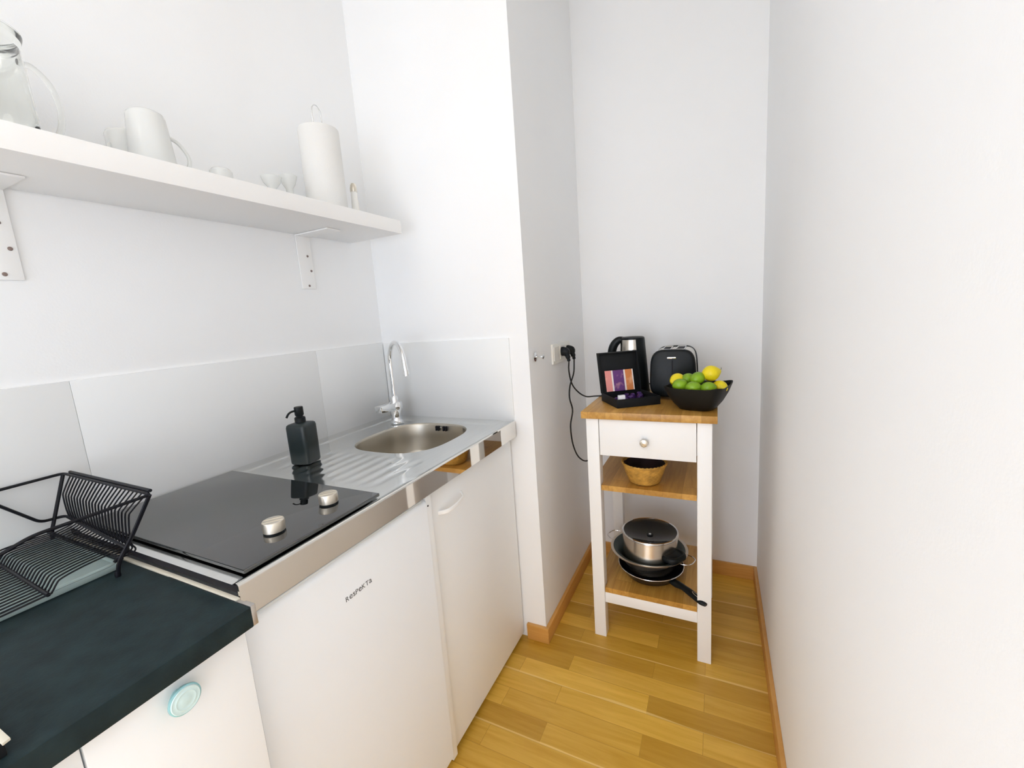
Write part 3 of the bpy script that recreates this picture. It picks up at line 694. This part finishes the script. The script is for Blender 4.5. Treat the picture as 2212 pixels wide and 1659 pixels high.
sk = thing('wall_socket', 'cream triple wall socket with two black plugs in it', 'socket', (XS, 0.325, 1.094))
b = B(); box(b, XS, XS+0.009, 0.2185, 0.4320, 1.0545, 1.1345, 0.003); skf = obj('socket_frame', b, M['socket'], sk)
for yc in (0.254, 0.325, 0.396):
    b = B(); box(b, XS+0.0085, XS+0.0115, yc-0.0275, yc+0.0275, 1.0670, 1.1220, 0.0012)
    box(b, XS+0.011, XS+0.0118, yc-0.0275, yc+0.0275, 1.0670, 1.1220)
    obj('socket_insert', b, M['socket'], skf)
def plugcord(name, label, yc, pts, cat='plug'):
    t = thing(name, label, cat, (XS+0.012, yc, 1.094), 'black mains cords at the socket')
    b = B()
    rings(b, [[Vector((XS+dx, yc+r*math.cos(2*pi*i/20)*0.9, 1.098+r*math.sin(2*pi*i/20)*1.1-dz)) for i in range(20)] for dx, r, dz in ((0.0125, 0.017, 0), (0.020, 0.0175, 0), (0.034, 0.0150, 0.001), (0.042, 0.0120, 0.003), (0.046, 0.007, 0.005))])
    tube(b, smooth_path([(XS+0.030, yc, 1.094), (XS+0.036, yc-0.001, 1.080), (XS+0.040, yc-0.002, 1.068), (XS+0.042, yc-0.002, 1.056)], 4), [0.0125]*4+[0.010]*4+[0.007]*4+[0.0045], 12)
    obj('plug', b, M['black_plastic'], t)
    b = B(); tube(b, smooth_path([(XS+0.042, yc-0.002, 1.060)]+pts, 8), 0.0030, 8); obj('cord', b, M['rubber'], t)
plugcord('mains_cord', 'black cord from the left plug to the kettle, lying over the oak top', 0.325-0.012,
         [(0.700, 0.285, 1.020), (0.700, 0.318, 0.960), (0.712, 0.370, 0.914), (0.742, 0.375, 0.897), (0.779, 0.372, 0.900), (0.812, 0.366, 0.9035), (0.858, 0.392, 0.9032), (0.868, 0.405, 0.9050)])
plugcord('mains_cord', 'black cord from the right plug, hanging down behind the trolley leg', 0.396-0.012,
         [(0.712, 0.310, 1.010), (0.706, 0.272, 0.962), (0.712, 0.240, 0.918), (0.718, 0.252, 0.865), (0.722, 0.205, 0.810), (0.722, 0.228, 0.725), (0.724, 0.300, 0.648), (0.740, 0.385, 0.612), (0.775, 0.520, 0.640), (0.786, 0.560, 0.72), (0.80, 0.575, 0.84), (0.85, 0.575, 0.925), (1.02, 0.565, 0.915), (1.09, 0.530, 0.93)])

# ------------------------------------------------------------------ kitchen trolley
xl, xr, yf, yb = 0.7998, 1.2429, 0.0912, 0.5350
tr = thing('kitchen_trolley', 'white kitchen trolley with oak top and two oak shelves in the niche', 'trolley', ((xl+xr)/2, (yf+yb)/2, 0))
b = B(); box(b, xl, xr, yf, yb, 0.875, 0.900, 0.0018); obj('top', b, M['oak_top'], tr)
LW = 0.0445; lx0, lx1 = xl+0.015, xr-0.015; ly0, ly1 = yf+0.012, yb-0.012
for (ax, ay) in ((lx0, ly0), (lx1-LW, ly0), (lx0, ly1-LW), (lx1-LW, ly1-LW)):
    b = B(); box(b, ax, ax+LW, ay, ay+LW, 0, 0.875, 0.0018); obj('leg', b, M['white_lac'], tr)
b = B()
box(b, lx0+0.008, lx0+0.026, ly0+LW, ly1-LW, 0.745, 0.875, 0.001); box(b, lx1-0.026, lx1-0.008, ly0+LW, ly1-LW, 0.745, 0.875, 0.001)
box(b, lx0+LW, lx1-LW, ly1-0.028, ly1-0.010, 0.745, 0.875, 0.001); obj('apron', b, M['white_lac'], tr)
b = B(); box(b, lx0+LW+0.0025, lx1-LW-0.0025, ly0+0.0015, ly0+0.020, 0.7385, 0.8715, 0.0012); dw = obj('drawer', b, M['white_lac'], tr)
b = B(); box(b, lx0+LW+0.012, lx1-LW-0.012, ly0+0.020, ly1-0.06, 0.750, 0.835); obj('drawer_box', b, M['white_lac'], dw)
b = B()
lathe(b, [(0.007, 0.0), (0.007, -0.010), (0.0125, -0.013), (0.0138, -0.018), (0.0125, -0.0215), (0.0095, -0.0225), (0.0085, -0.0205), (0.006, -0.021), (0, -0.022)], ((xl+xr)/2-0.004, ly0+0.0015, 0.798), 30, 'y'); obj('knob', b, M['satin'], dw)
def prism(bm, poly, z0, z1, bev=0.0015):
    q = B(); lo_ = [q.verts.new((x, y, z0)) for x, y in poly]; hi_ = [q.verts.new((x, y, z1)) for x, y in poly]
    q.faces.new(lo_[::-1]); q.faces.new(hi_)
    for k in range(len(poly)): q.faces.new((lo_[k], lo_[(k+1) % len(poly)], hi_[(k+1) % len(poly)], hi_[k]))
    if bev: bmesh.ops.bevel(q, geom=[e for e in q.edges if len(e.link_faces) == 2 and e.calc_face_angle(0) > 0.5], offset=bev, segments=2, profile=0.6, affect='EDGES')
    append(bm, q)
def oakshelf(z, nm, t=0.020):
    xo0, xo1, xi0, xi1 = lx0+0.006, lx1-0.006, lx0+LW+0.0015, lx1-LW-0.0015
    yo0, yo1, yi0, yi1 = ly0+0.006, ly1-0.006, ly0+LW+0.001, ly1-LW-0.001
    b = B(); prism(b, [(xi0, yo0), (xi1, yo0), (xi1, yi0), (xo1, yi0), (xo1, yi1), (xi1, yi1), (xi1, yo1), (xi0, yo1), (xi0, yi1), (xo0, yi1), (xo0, yi0), (xi0, yi0)], z-t, z)
    obj(nm, b, M['oak_top'], tr)
oakshelf(0.622, 'shelf'); oakshelf(0.209, 'shelf')
b = B(); box(b, lx0+LW+0.0005, lx1-LW-0.0005, ly0+0.006, ly0+0.024, 0.1465, 0.1888, 0.0012); obj('rail', b, M['white_lac'], tr)
b = B(); box(b, lx0+LW+0.0005, lx1-LW-0.0005, ly1-0.024, ly1-0.006, 0.1465, 0.1888, 0.0012); obj('rail', b, M['white_lac'], tr)

# ------------------------------------------------------------------ on the oak top
ZP = 0.900
# gift / sample box
Lp, Fp, Rp = Vector((0.825, 0.280, ZP)), Vector((0.918, 0.155, ZP)), Vector((1.055, 0.249, ZP))
ux = (Rp-Fp).normalized(); uy = Vector((-ux.y, ux.x, 0)); wB = (Rp-Fp).length; dB = (Lp-Fp).length
def bp(u, v, z): return Fp+ux*u+uy*v+Vector((0, 0, z))
def bbox(bm, u0, u1, v0, v1, z0, z1, bev=0.0008):
    hexa(bm, [bp(u0, v0, z0), bp(u1, v0, z0), bp(u1, v1, z0), bp(u0, v1, z0), bp(u0, v0, z1), bp(u1, v0, z1), bp(u1, v1, z1), bp(u0, v1, z1)], bev)
cb = thing('presentation_box', 'open black card box with raised lid, left on the oak top', 'box', tuple((Fp+Lp+Rp)/3))
b = B(); bbox(b, 0, wB, 0, dB, 0.0005, 0.004); bbox(b, 0, wB, 0, 0.004, 0.003, 0.032); bbox(b, 0, wB, dB-0.004, dB, 0.003, 0.032); bbox(b, 0, 0.004, 0.004, dB-0.004, 0.003, 0.032); bbox(b, wB-0.004, wB, 0.004, dB-0.004, 0.003, 0.032)
obj('tray', b, M['black_matte'], cb)
b = B()
h_l = 0.156; tl = 0.036
def lp(u, h, off): # point on the leaning lid
    return bp(u, dB-0.002+tl*h/h_l+off, 0.030+h)
def lbox(bm, u0, u1, h0, h1, o0, o1, bev=0.0008):
    hexa(bm, [lp(u0, h0, o0), lp(u1, h0, o0), lp(u1, h0, o1), lp(u0, h0, o1), lp(u0, h1, o0), lp(u1, h1, o0), lp(u1, h1, o1), lp(u0, h1, o1)], bev)
lbox(b, -0.001, wB-0.002, 0, h_l, 0.002, 0.006); lbox(b, -0.001, 0.004, 0, h_l, -0.010, 0.003); lbox(b, wB-0.006, wB-0.002, 0, h_l, -0.010, 0.003); lbox(b, 0.004, wB-0.006, h_l-0.004, h_l, -0.010, 0.003)
obj('lid', b, M['black_matte'], cb)
# printed card leaning in the lid
b = B()
lbox(b, 0.018, 0.134, 0.006, 0.086, -0.0130, -0.0115, 0)
o = obj('picture_card', b, M['art'], loc=tuple(lp(0.076, 0.04, -0.012)))
# align mesh data so that the panels run along the card
me = o.data; ang = math.atan2(ux.y, ux.x)
me.transform(Matrix.Rotation(-ang, 4, 'Z')); o.rotation_euler = (0, 0, ang)
tag(o, 'small card with pink, purple and orange picture panels leaning in the box lid', 'card')
# foil portions in the box
cols = [(0.022, 0.055), (0.050, 0.085), (0.078, 0.060), (0.045, 0.035), (0.105, 0.100), (0.128, 0.080), (0.112, 0.055), (0.085, 0.110), (0.140, 0.118)]
proto = None
for i, (u, v) in enumerate(cols):
    c = bp(u, v, 0.0045)
    if proto is None:
        b = B(); lathe(b, [(0.0135, 0), (0.0105, 0.016), (0.0095, 0.022), (0.006, 0.025), (0, 0.0255)], c, 20)
        proto = obj('foil_portion', b, M['purple'], loc=tuple(c)); q = proto
    else:
        q = proto.copy(); COL.objects.link(q); q.location = c
    tag(q, 'small dark purple foil capsule lying in the open black box', 'capsule', 'purple capsules in the black box')
b = B(); bbox(b, 0.012, 0.036, 0.010, 0.024, 0.006, 0.0445, 0.001)
tag(obj('sugar_sachet', b, M['white_card'], loc=tuple(bp(0.02, 0.02, 0.006))), 'small white packet standing at the front of the black box', 'packet')

# kettle
kx2, ky2 = 0.922, 0.468
kt = thing('electric_kettle', 'tall brushed steel kettle with black handle, behind the open box', 'kettle', (kx2, ky2, ZP))
def kr_(z): return 0.065-0.018*(z/0.235)
prof = [(0.0, 0.0), (kr_(0), 0.001)]+[(kr_(z), z) for z in (0.02, 0.06, 0.10, 0.14, 0.18, 0.215)]+[(kr_(0.225)-0.001, 0.226)]
b = B(); lathe(b, prof, (kx2, ky2, ZP), 56, cap0=False); obj('steel_body', b, M['steel_pot'], kt)
# black strip that wraps the right-hand side
b = B(); rr = []
for z in (0.004, 0.05, 0.10, 0.15, 0.19, 0.228):
    row = []
    w0 = math.radians(-58-6*z/0.22); w1 = math.radians(60)
    for k in range(15):
        a = w0+(w1-w0)*k/14; r = kr_(z)+0.0016; row.append(Vector((kx2+r*math.cos(a), ky2+r*math.sin(a), ZP+z)))
    for k in range(14, -1, -1):
        a = w0+(w1-w0)*k/14; r = kr_(z)-0.001; row.append(Vector((kx2+r*math.cos(a), ky2+r*math.sin(a), ZP+z)))
    rr.append(row)
rings(b, rr); obj('gauge_panel', b, M['black_plastic'], kt)
b = B(); lathe(b, [(kr_(0.226)+0.0005, 0.226), (kr_(0.226)+0.0005, 0.232), (kr_(0.226)-0.006, 0.236), (0, 0.238)], (kx2, ky2, ZP), 48); obj('lid', b, M['black_plastic'], kt)
b = B(); lathe(b, [(0.066, 0.0), (0.067, 0.010), (0.0655, 0.016), (0.06, 0.017)], (kx2, ky2, ZP), 48); obj('base', b, M['black_plastic'], kt)
b = B()
hp = smooth_path([(kx2-0.030, ky2-0.010, ZP+0.226), (kx2-0.058, ky2-0.012, ZP+0.222), (kx2-0.080, ky2-0.014, ZP+0.190), (kx2-0.086, ky2-0.014, ZP+0.130), (kx2-0.080, ky2-0.012, ZP+0.070), (kx2-0.056, ky2-0.008, ZP+0.036)], 7)
tube(b, hp, [0.013+0.007*math.sin(pi*i/(len(hp)-1)) for i in range(len(hp))], 12, flat=(0.8, 0.9)); obj('handle', b, M['black_plastic'], kt)

# toaster
ts = thing('toaster', 'black and chrome two-slice toaster behind the fruit bowl', 'toaster', (1.09, 0.42, ZP))
def tsec(hw, z0, z1, n=4.2, k=48, sh=0.0):
    out = []
    for i in range(k):
        u, v = sup(2*pi*i/k, n); zc = (z0+z1)/2; hz = (z1-z0)/2
        out.append((1.0905+hw*u*(1-0.05*v), zc+hz*v))
    return out
b = B(); rr = []
for y, s in ((0.322, 0.90), (0.324, 0.955), (0.330, 1.0), (0.342, 1.0), (0.346, 0.985)): rr.append([Vector((1.0905+(x-1.0905)*s, y, 1.001+(z-1.001)*s)) for x, z in tsec(0.0815, 0.9105, 1.0915)])
rings(b, rr); f1 = obj('front_cap', b, M['black_plastic'], ts, sharp=50)
b = B(); rr = []
for y, s in ((0.344, 1.0), (0.490, 1.0)): rr.append([Vector((1.0905+(x-1.0905)*s, y, 1.001+(z-1.001)*s)) for x, z in tsec(0.0775, 0.9145, 1.0880, 5)])
rings(b, rr); hs = obj('housing', b, M['steel_pot'], ts)
b = B(); rr = []
for y, s in ((0.488, 0.985), (0.492, 1.0), (0.504, 1.0), (0.508, 0.95)): rr.append([Vector((1.0905+(x-1.0905)*s, y, 1.001+(z-1.001)*s)) for x, z in tsec(0.0815, 0.9105, 1.0915)])
rings(b, rr); obj('rear_cap', b, M['black_plastic'], ts)
for xo in (1.066, 1.115):
    b = B(); box(b, xo-0.0125, xo+0.0125, 0.358, 0.478, 1.084, 1.0893, 0.002); obj('bread_slot', b, M['black_gap'], hs)
    b = B()
    tube(b, fillet([(xo-0.0150, 0.353, 1.0895), (xo+0.0150, 0.353, 1.0895), (xo+0.0150, 0.483, 1.0895), (xo-0.0150, 0.483, 1.0895)], 0.004, 4, True), 0.0017, 6, True); obj('slot_rim', b, M['chrome'], hs)
b = B(); box(b, 1.0885, 1.0925, 0.3195, 0.3226, 0.955, 1.050, 0.0006); obj('lever_slot', b, M['black_gap'], f1)
b = B(); box(b, 1.073, 1.105, 0.308, 0.3222, 1.0590, 1.0655, 0.0025); obj('lever', b, M['chrome'], f1)
for xx in (1.035, 1.146):
    for yy in (0.345, 0.490):
        b = B(); lathe(b, [(0.010, 0), (0.011, 0.013)], (xx, yy, ZP), 14); obj('foot', b, M['black_plastic'], ts)

# fruit bowl: square with drawn-out corners
fx, fy = 1.1830, 0.2080
fb = None
b = B(); NBW = 72; rot = math.radians(-14)
def bw_ring(h, z, n, lift=0.0):
    out = []
    for i in range(NBW):
        a = 2*pi*i/NBW; u, v = sup(a, n)
        cr_ = (abs(math.sin(2*a)))**3
        s = h*(1+0.06*cr_)
        x, y = u*s, v*s
        out.append(Vector((fx+x*math.cos(rot)-y*math.sin(rot), fy+x*math.sin(rot)+y*math.cos(rot), ZP+z+lift*cr_)))
    return out
rr = [bw_ring(0.050, 0.0005, 2.6), bw_ring(0.056, 0.003, 2.7), bw_ring(0.072, 0.024, 3.0), bw_ring(0.086, 0.052, 3.6, 0.002), bw_ring(0.0940, 0.078, 4.5, 0.006), bw_ring(0.0945, 0.0805, 4.5, 0.006),
      bw_ring(0.0920, 0.0800, 4.5, 0.006), bw_ring(0.084, 0.055, 3.6, 0.002), bw_ring(0.069, 0.027, 3.0), bw_ring(0.050, 0.0075, 2.7), bw_ring(0.015, 0.006, 2.3)]
rings(b, rr)
tag(obj('fruit_bowl', b, M['bowl_black'], loc=(fx, fy, ZP), sharp=45), 'black square bowl holding lemons and limes, right on the oak top', 'bowl')
def fruit(kind, c, L, R_f, yaw, pit, label, stem=False):
    m = M[kind]
    t = thing(kind, label, kind, tuple(c), kind+'s in the black bowl') if stem else None
    b = B(); prof = []
    n = 22
    for i in range(n+1):
        u = i/n; a = pi*u; z = -math.cos(a)*L; r = math.sin(a)*R_f
        if kind == 'lemon':
            r *= 1-0.12*abs(math.cos(a))**2; z *= 1+0.17*abs(math.cos(a))**8
        else: z *= 1+0.05*abs(math.cos(a))**8
        prof.append((r, z))
    rm = (Matrix.Rotation(yaw, 3, 'Z') @ Matrix.Rotation(pit, 3, 'Y'))
    lathe(b, prof, tuple(c), 28, rotm=rm)
    if stem:
        obj('peel', b, m, t, sharp=80)
        e = Vector(c)+rm @ Vector((0, 0, L*1.15))
        b = B(); tube(b, [e-(rm @ Vector((0, 0, 0.004))), e+Vector((0.001, 0, 0.006)), e+Vector((0.0005, 0, 0.011))], 0.0011, 6); obj('stem', b, M['stem'], t)
    else:
        tag(obj(kind, b, m, loc=tuple(c), sharp=80), label, kind, kind+'s in the black bowl')
fruit('lemon', (1.116, 0.212, 0.9965), 0.029, 0.023, 1.0, 1.45, 'lemon at the left edge of the black bowl, behind a lime')
fruit('lemon', (1.222, 0.205, 1.0200), 0.0285, 0.0265, 0.35, 1.35, 'large lemon with a stub of stem, topmost in the black bowl', True)
fruit('lemon', (1.249, 0.195, 0.975), 0.027, 0.0225, 2.3, 1.5, 'lemon at the right edge of the black bowl, low beside a lime')
fruit('lime', (1.128, 0.168, 0.9860), 0.0245, 0.0215, 0.4, 1.5, 'lime at the front left of the bowl, darker, in front of the left lemon')
fruit('lime', (1.170, 0.151, 0.981), 0.0240, 0.0205, 0.1, 1.5, 'pale lime at the front middle of the bowl')
fruit('lime', (1.182, 0.186, 1.006), 0.0250, 0.0215, 0.9, 1.3, 'lime on top in the middle of the bowl, left of the large lemon')
fruit('lime', (1.150, 0.215, 0.999), 0.0230, 0.020, 0.6, 1.4, 'lime mostly hidden at the back, behind the top middle lime')
fruit('lime', (1.215, 0.158, 0.978), 0.0250, 0.0205, 0.1, 1.5, 'lime at the front right, below the large lemon')

# ------------------------------------------------------------------ basket on the middle shelf
bx_, by_ = 1.002, 0.188; ZB = 0.622
bs = thing('wicker_basket', 'round wicker basket with dark cloth inside on the middle oak shelf', 'basket', (bx_, by_, ZB))
b = B(); rr = []; NS = 96
for k in range(25):
    z = 0.001+0.072*k/24; r0 = 0.052+0.026*(k/24)**0.9
    if k == 0: r0 -= 0.002
    ring = []
    for i in range(NS):
        ph = (i//2 + k//2) % 2
        wv = 0.0016*math.cos(2*pi*i/4+(pi if (k//2) % 2 else 0))*math.sin(pi*((k % 2)+0.5)/1.0*0.5+0.5)
        a = 2*pi*i/NS; ring.append(Vector((bx_+(r0+wv)*math.cos(a), by_+(r0+wv)*math.sin(a), ZB+z)))
    rr.append(ring)
for k in range(24, -1, -3):
    z = 0.004+0.069*k/24; r0 = 0.052+0.026*(k/24)**0.9-0.004
    rr.append([Vector((bx_+r0*math.cos(2*pi*i/NS), by_+r0*math.sin(2*pi*i/NS), ZB+z)) for i in range(NS)])
rings(b, rr); obj('woven_side', b, M['wicker'], bs, sharp=80)
b = B()
for s in (0, 1):
    pts = [Vector((bx_+(0.0775+0.0018*math.cos(9*2*pi*i/72*2+s*pi))*math.cos(2*pi*i/72), by_+(0.0775+0.0018*math.cos(9*2*pi*i/72*2+s*pi))*math.sin(2*pi*i/72), ZB+0.0745+0.0018*math.sin(9*2*pi*i/72*2+s*pi))) for i in range(72)]
    tube(b, pts, 0.0027, 7, True)
obj('braided_rim', b, M['wicker'], bs, sharp=80)
b = B(); rr = []
for r, z in ((0.046, 0.010), (0.0735, 0.070), (0.0720, 0.0705), (0.060, 0.055), (0.048, 0.040), (0.03, 0.036), (0.010, 0.040)):
    rr.append([Vector((bx_+r*(1+0.03*math.sin(5*2*pi*i/48))*math.cos(2*pi*i/48), by_+r*(1+0.02*math.sin(7*2*pi*i/48))*math.sin(2*pi*i/48), ZB+z+0.003*math.sin(6*2*pi*i/48)*(r < 0.062))) for i in range(48)])
rings(b, rr); tag(obj('napkin', b, M['dark_cloth'], loc=(bx_, by_, ZB+0.01), sharp=80), 'dark maroon cloth filling the wicker basket', 'cloth')

# ------------------------------------------------------------------ pots on the bottom shelf
ZL = 0.209
# frying pan
px_, py_ = 1.007, 0.266
fp = thing('frying_pan', 'black frying pan with steel rim and black handle, lowest in the stack', 'frying pan', (px_, py_, ZL))
b = B(); lathe(b, [(0, 0.0005), (0.092, 0.0005), (0.098, 0.004), (0.1235, 0.0405), (0.121, 0.041), (0.097, 0.0085), (0.090, 0.006), (0, 0.006)], (px_, py_, ZL), 64, cap0=False, cap1=False); obj('pan_body', b, M['pan_black'], fp, sharp=50)
b = B(); tube(b, [Vector((px_+0.1228*math.cos(2*pi*i/72), py_+0.1228*math.sin(2*pi*i/72), ZL+0.0412)) for i in range(72)], 0.0018, 8, True); obj('rim', b, M['chrome'], fp)
hd = (Vector((1.194, 0.078, 0))-Vector((1.075, 0.176, 0))).normalized(); h0 = Vector((px_, py_, ZL))+hd*0.108
b = B(); hpz = [(0.0, 0.024, 0.013), (0.030, 0.026, 0.0150), (0.060, 0.030, 0.0115), (0.10, 0.028, 0.0135), (0.140, 0.024, 0.0130), (0.156, 0.022, 0.0070)]
pp = [h0+hd*d+Vector((0, 0, z)) for d, z, r in hpz]
sp = smooth_path(pp, 5); rads = []
for i in range(len(sp)):
    f = i/5; k = min(int(f), len(hpz)-2); t = f-k; rads.append(hpz[k][2]*(1-t)+hpz[k+1][2]*t)
tube(b, sp, rads, 14, flat=(1.15, 0.75)); ph = obj('handle', b, M['black_plastic'], fp, sharp=60)
sidev = hd.cross(Vector((0, 0, 1)))
b = B(); lo = []
for i in range(24):
    a = 2*pi*i/24; lo.append(h0+hd*(0.122+0.024*math.cos(a))+sidev*0.0052*math.sin(a)+Vector((0, 0, 0.0375-0.0035*(0.5+0.5*math.cos(a)))))
tube(b, lo, 0.0010, 6, True); obj('hanging_eye', b, M['satin'], ph)

# steel colander bowl with two wire handles
qx_, qy_ = 0.993, 0.316
co = thing('colander', 'wide shallow steel bowl, dark inside, with two wire loop handles, between pan and pot', 'colander', (qx_, qy_, ZL+0.0075))
ZQ = ZL+0.0072
b = B(); lathe(b, [(0, 0.0), (0.070, 0.0), (0.083, 0.004), (0.106, 0.040), (0.120, 0.060), (0.138, 0.0675), (0.1495, 0.0695), (0.1505, 0.0715), (0.148, 0.0725), (0.1400, 0.0710), (0.1405, 0.0690)], (qx_, qy_-0.026, ZQ), 72, cap0=False, cap1=False)
for v in b.verts:
    d = (v.co.z-ZQ)/0.07; v.co.y += 0.026*max(0, min(1, d))
obj('bowl', b, M['steel_rough'], co, sharp=40)
b = B(); lathe(b, [(0.1402, 0.0709), (0.136, 0.0700), (0.119, 0.0625), (0.104, 0.042), (0.082, 0.0065), (0.070, 0.0025), (0, 0.0025)], (qx_, qy_-0.026, ZQ), 72, cap0=False, cap1=False)
for v in b.verts:
    d = (v.co.z-ZQ)/0.07; v.co.y += 0.026*max(0, min(1, d))
obj('lining', b, M['lining'], co, sharp=40)
for sg in (1, -1):
    dv = Vector((0.94*sg, -0.34*sg, 0)).normalized(); sv = Vector((-dv.y, dv.x, 0))
    c = Vector((qx_, qy_, ZQ+0.0705)); p = [c+dv*0.140-sv*0.036, c+dv*0.160-sv*0.036+Vector((0, 0, 0.001)), c+dv*0.180-sv*0.022+Vector((0, 0, 0.002)), c+dv*0.184+Vector((0, 0, 0.002)), c+dv*0.180+sv*0.022+Vector((0, 0, 0.002)), c+dv*0.160+sv*0.036+Vector((0, 0, 0.001)), c+dv*0.140+sv*0.036]
    b = B(); tube(b, smooth_path(p, 5), 0.0021, 8); obj('handle', b, M['chrome'], co)

# saucepan with lid
cx_, cy_ = 0.998, 0.325; ZS = ZQ+0.0035
po = thing('cooking_pot', 'steel cooking pot with black side handles, on top of the colander', 'pot', (cx_, cy_, ZS))
b = B()
prof = [(0, 0.0), (0.082, 0.0), (0.094, 0.006), (0.1005, 0.020), (0.1045, 0.060), (0.1070, 0.112), (0.1085, 0.1275), (0.1100, 0.1285), (0.1085, 0.1295), (0.1050, 0.128), (0.1030, 0.060), (0.099, 0.021), (0.090, 0.008), (0, 0.004)]
lathe(b, prof, (cx_, cy_-0.030, ZS), 72, cap0=False, cap1=False)
for v in b.verts:
    v.co.y += 0.030*max(0, min(1, (v.co.z-ZS)/0.128))
obj('pot_body', b, M['steel_pot'], po, sharp=45)
for sg in (1, -1):
    dv = Vector((0.84*sg, -0.54*sg, 0)).normalized() if sg > 0 else Vector((-0.90, 0.43, 0)).normalized(); sv = Vector((-dv.y, dv.x, 0))
    zz = ZS+(0.079 if sg > 0 else 0.104); RO = 0.146 if sg > 0 else 0.166; c = Vector((cx_, cy_-0.008, zz))
    b = B()
    p = fillet([c+dv*0.100-sv*0.040, c+dv*(RO-0.020)-sv*0.040, c+dv*RO-sv*0.024+Vector((0, 0, 0.003)), c+dv*RO+sv*0.024+Vector((0, 0, 0.003)), c+dv*(RO-0.020)+sv*0.040, c+dv*0.100+sv*0.040], 0.012, 4)
    tube(b, p, 0.0085 if sg > 0 else 0.0065, 10, flat=(1.0, 1.35 if sg > 0 else 1.0))
    if sg > 0: hexa(b, [c+dv*a_+sv*b_+Vector((0, 0, z_)) for z_ in (-0.008, 0.007) for a_, b_ in ((0.100, -0.036), (0.135, -0.030), (0.135, 0.030), (0.100, 0.036))], 0.003); obj('handle', b, M['black_plastic'], po, sharp=60)
ld = thing('pot_lid', 'glass lid with steel rim lying upside down, black knob inside the cooking pot', 'lid', (cx_, cy_, ZS+0.13))
ZD = ZS+0.1300
b = B(); lathe(b, [(0.104, 0.0050), (0.085, -0.002), (0.055, -0.010), (0.024, -0.0145), (0.0, -0.015), (0.0, -0.018), (0.024, -0.0175), (0.055, -0.013), (0.085, -0.005), (0.104, 0.0022), (0.104, 0.0050)], (cx_, cy_, ZD), 64, cap0=False, cap1=False); bmesh.ops.remove_doubles(b, verts=b.verts, dist=1e-4); obj('glass_dome', b, M['lid_glass'], ld, sharp=60)
b = B(); lathe(b, [(0.1042, 0.0003), (0.1085, 0.0003), (0.1100, 0.002), (0.1090, 0.0060), (0.1060, 0.0072), (0.1035, 0.0058), (0.1042, 0.0003)], (cx_, cy_, ZD), 72, cap0=False, cap1=False)
rm_ = obj('rim', b, M['chrome'], ld)
b = B(); lathe(b, [(0.0, -0.0185), (0.013, -0.0185), (0.024, -0.0200), (0.027, -0.026), (0.026, -0.036), (0.020, -0.046), (0.010, -0.050), (0.0, -0.050)], (cx_, cy_, ZD), 36, cap0=False, cap1=False); kn = obj('knob', b, M['black_plastic'], ld)
b = B(); lathe(b, [(0.013, -0.0148), (0.0125, -0.0125), (0.006, -0.0118), (0.0, -0.0118)], (cx_, cy_, ZD), 24); ww = obj('washer', b, M['black_plastic'], ld)
b = B(); lathe(b, [(0.0055, -0.0119), (0.0050, -0.0100), (0, -0.0095)], (cx_, cy_, ZD), 18); obj('knob_screw', b, M['chrome'], ww)
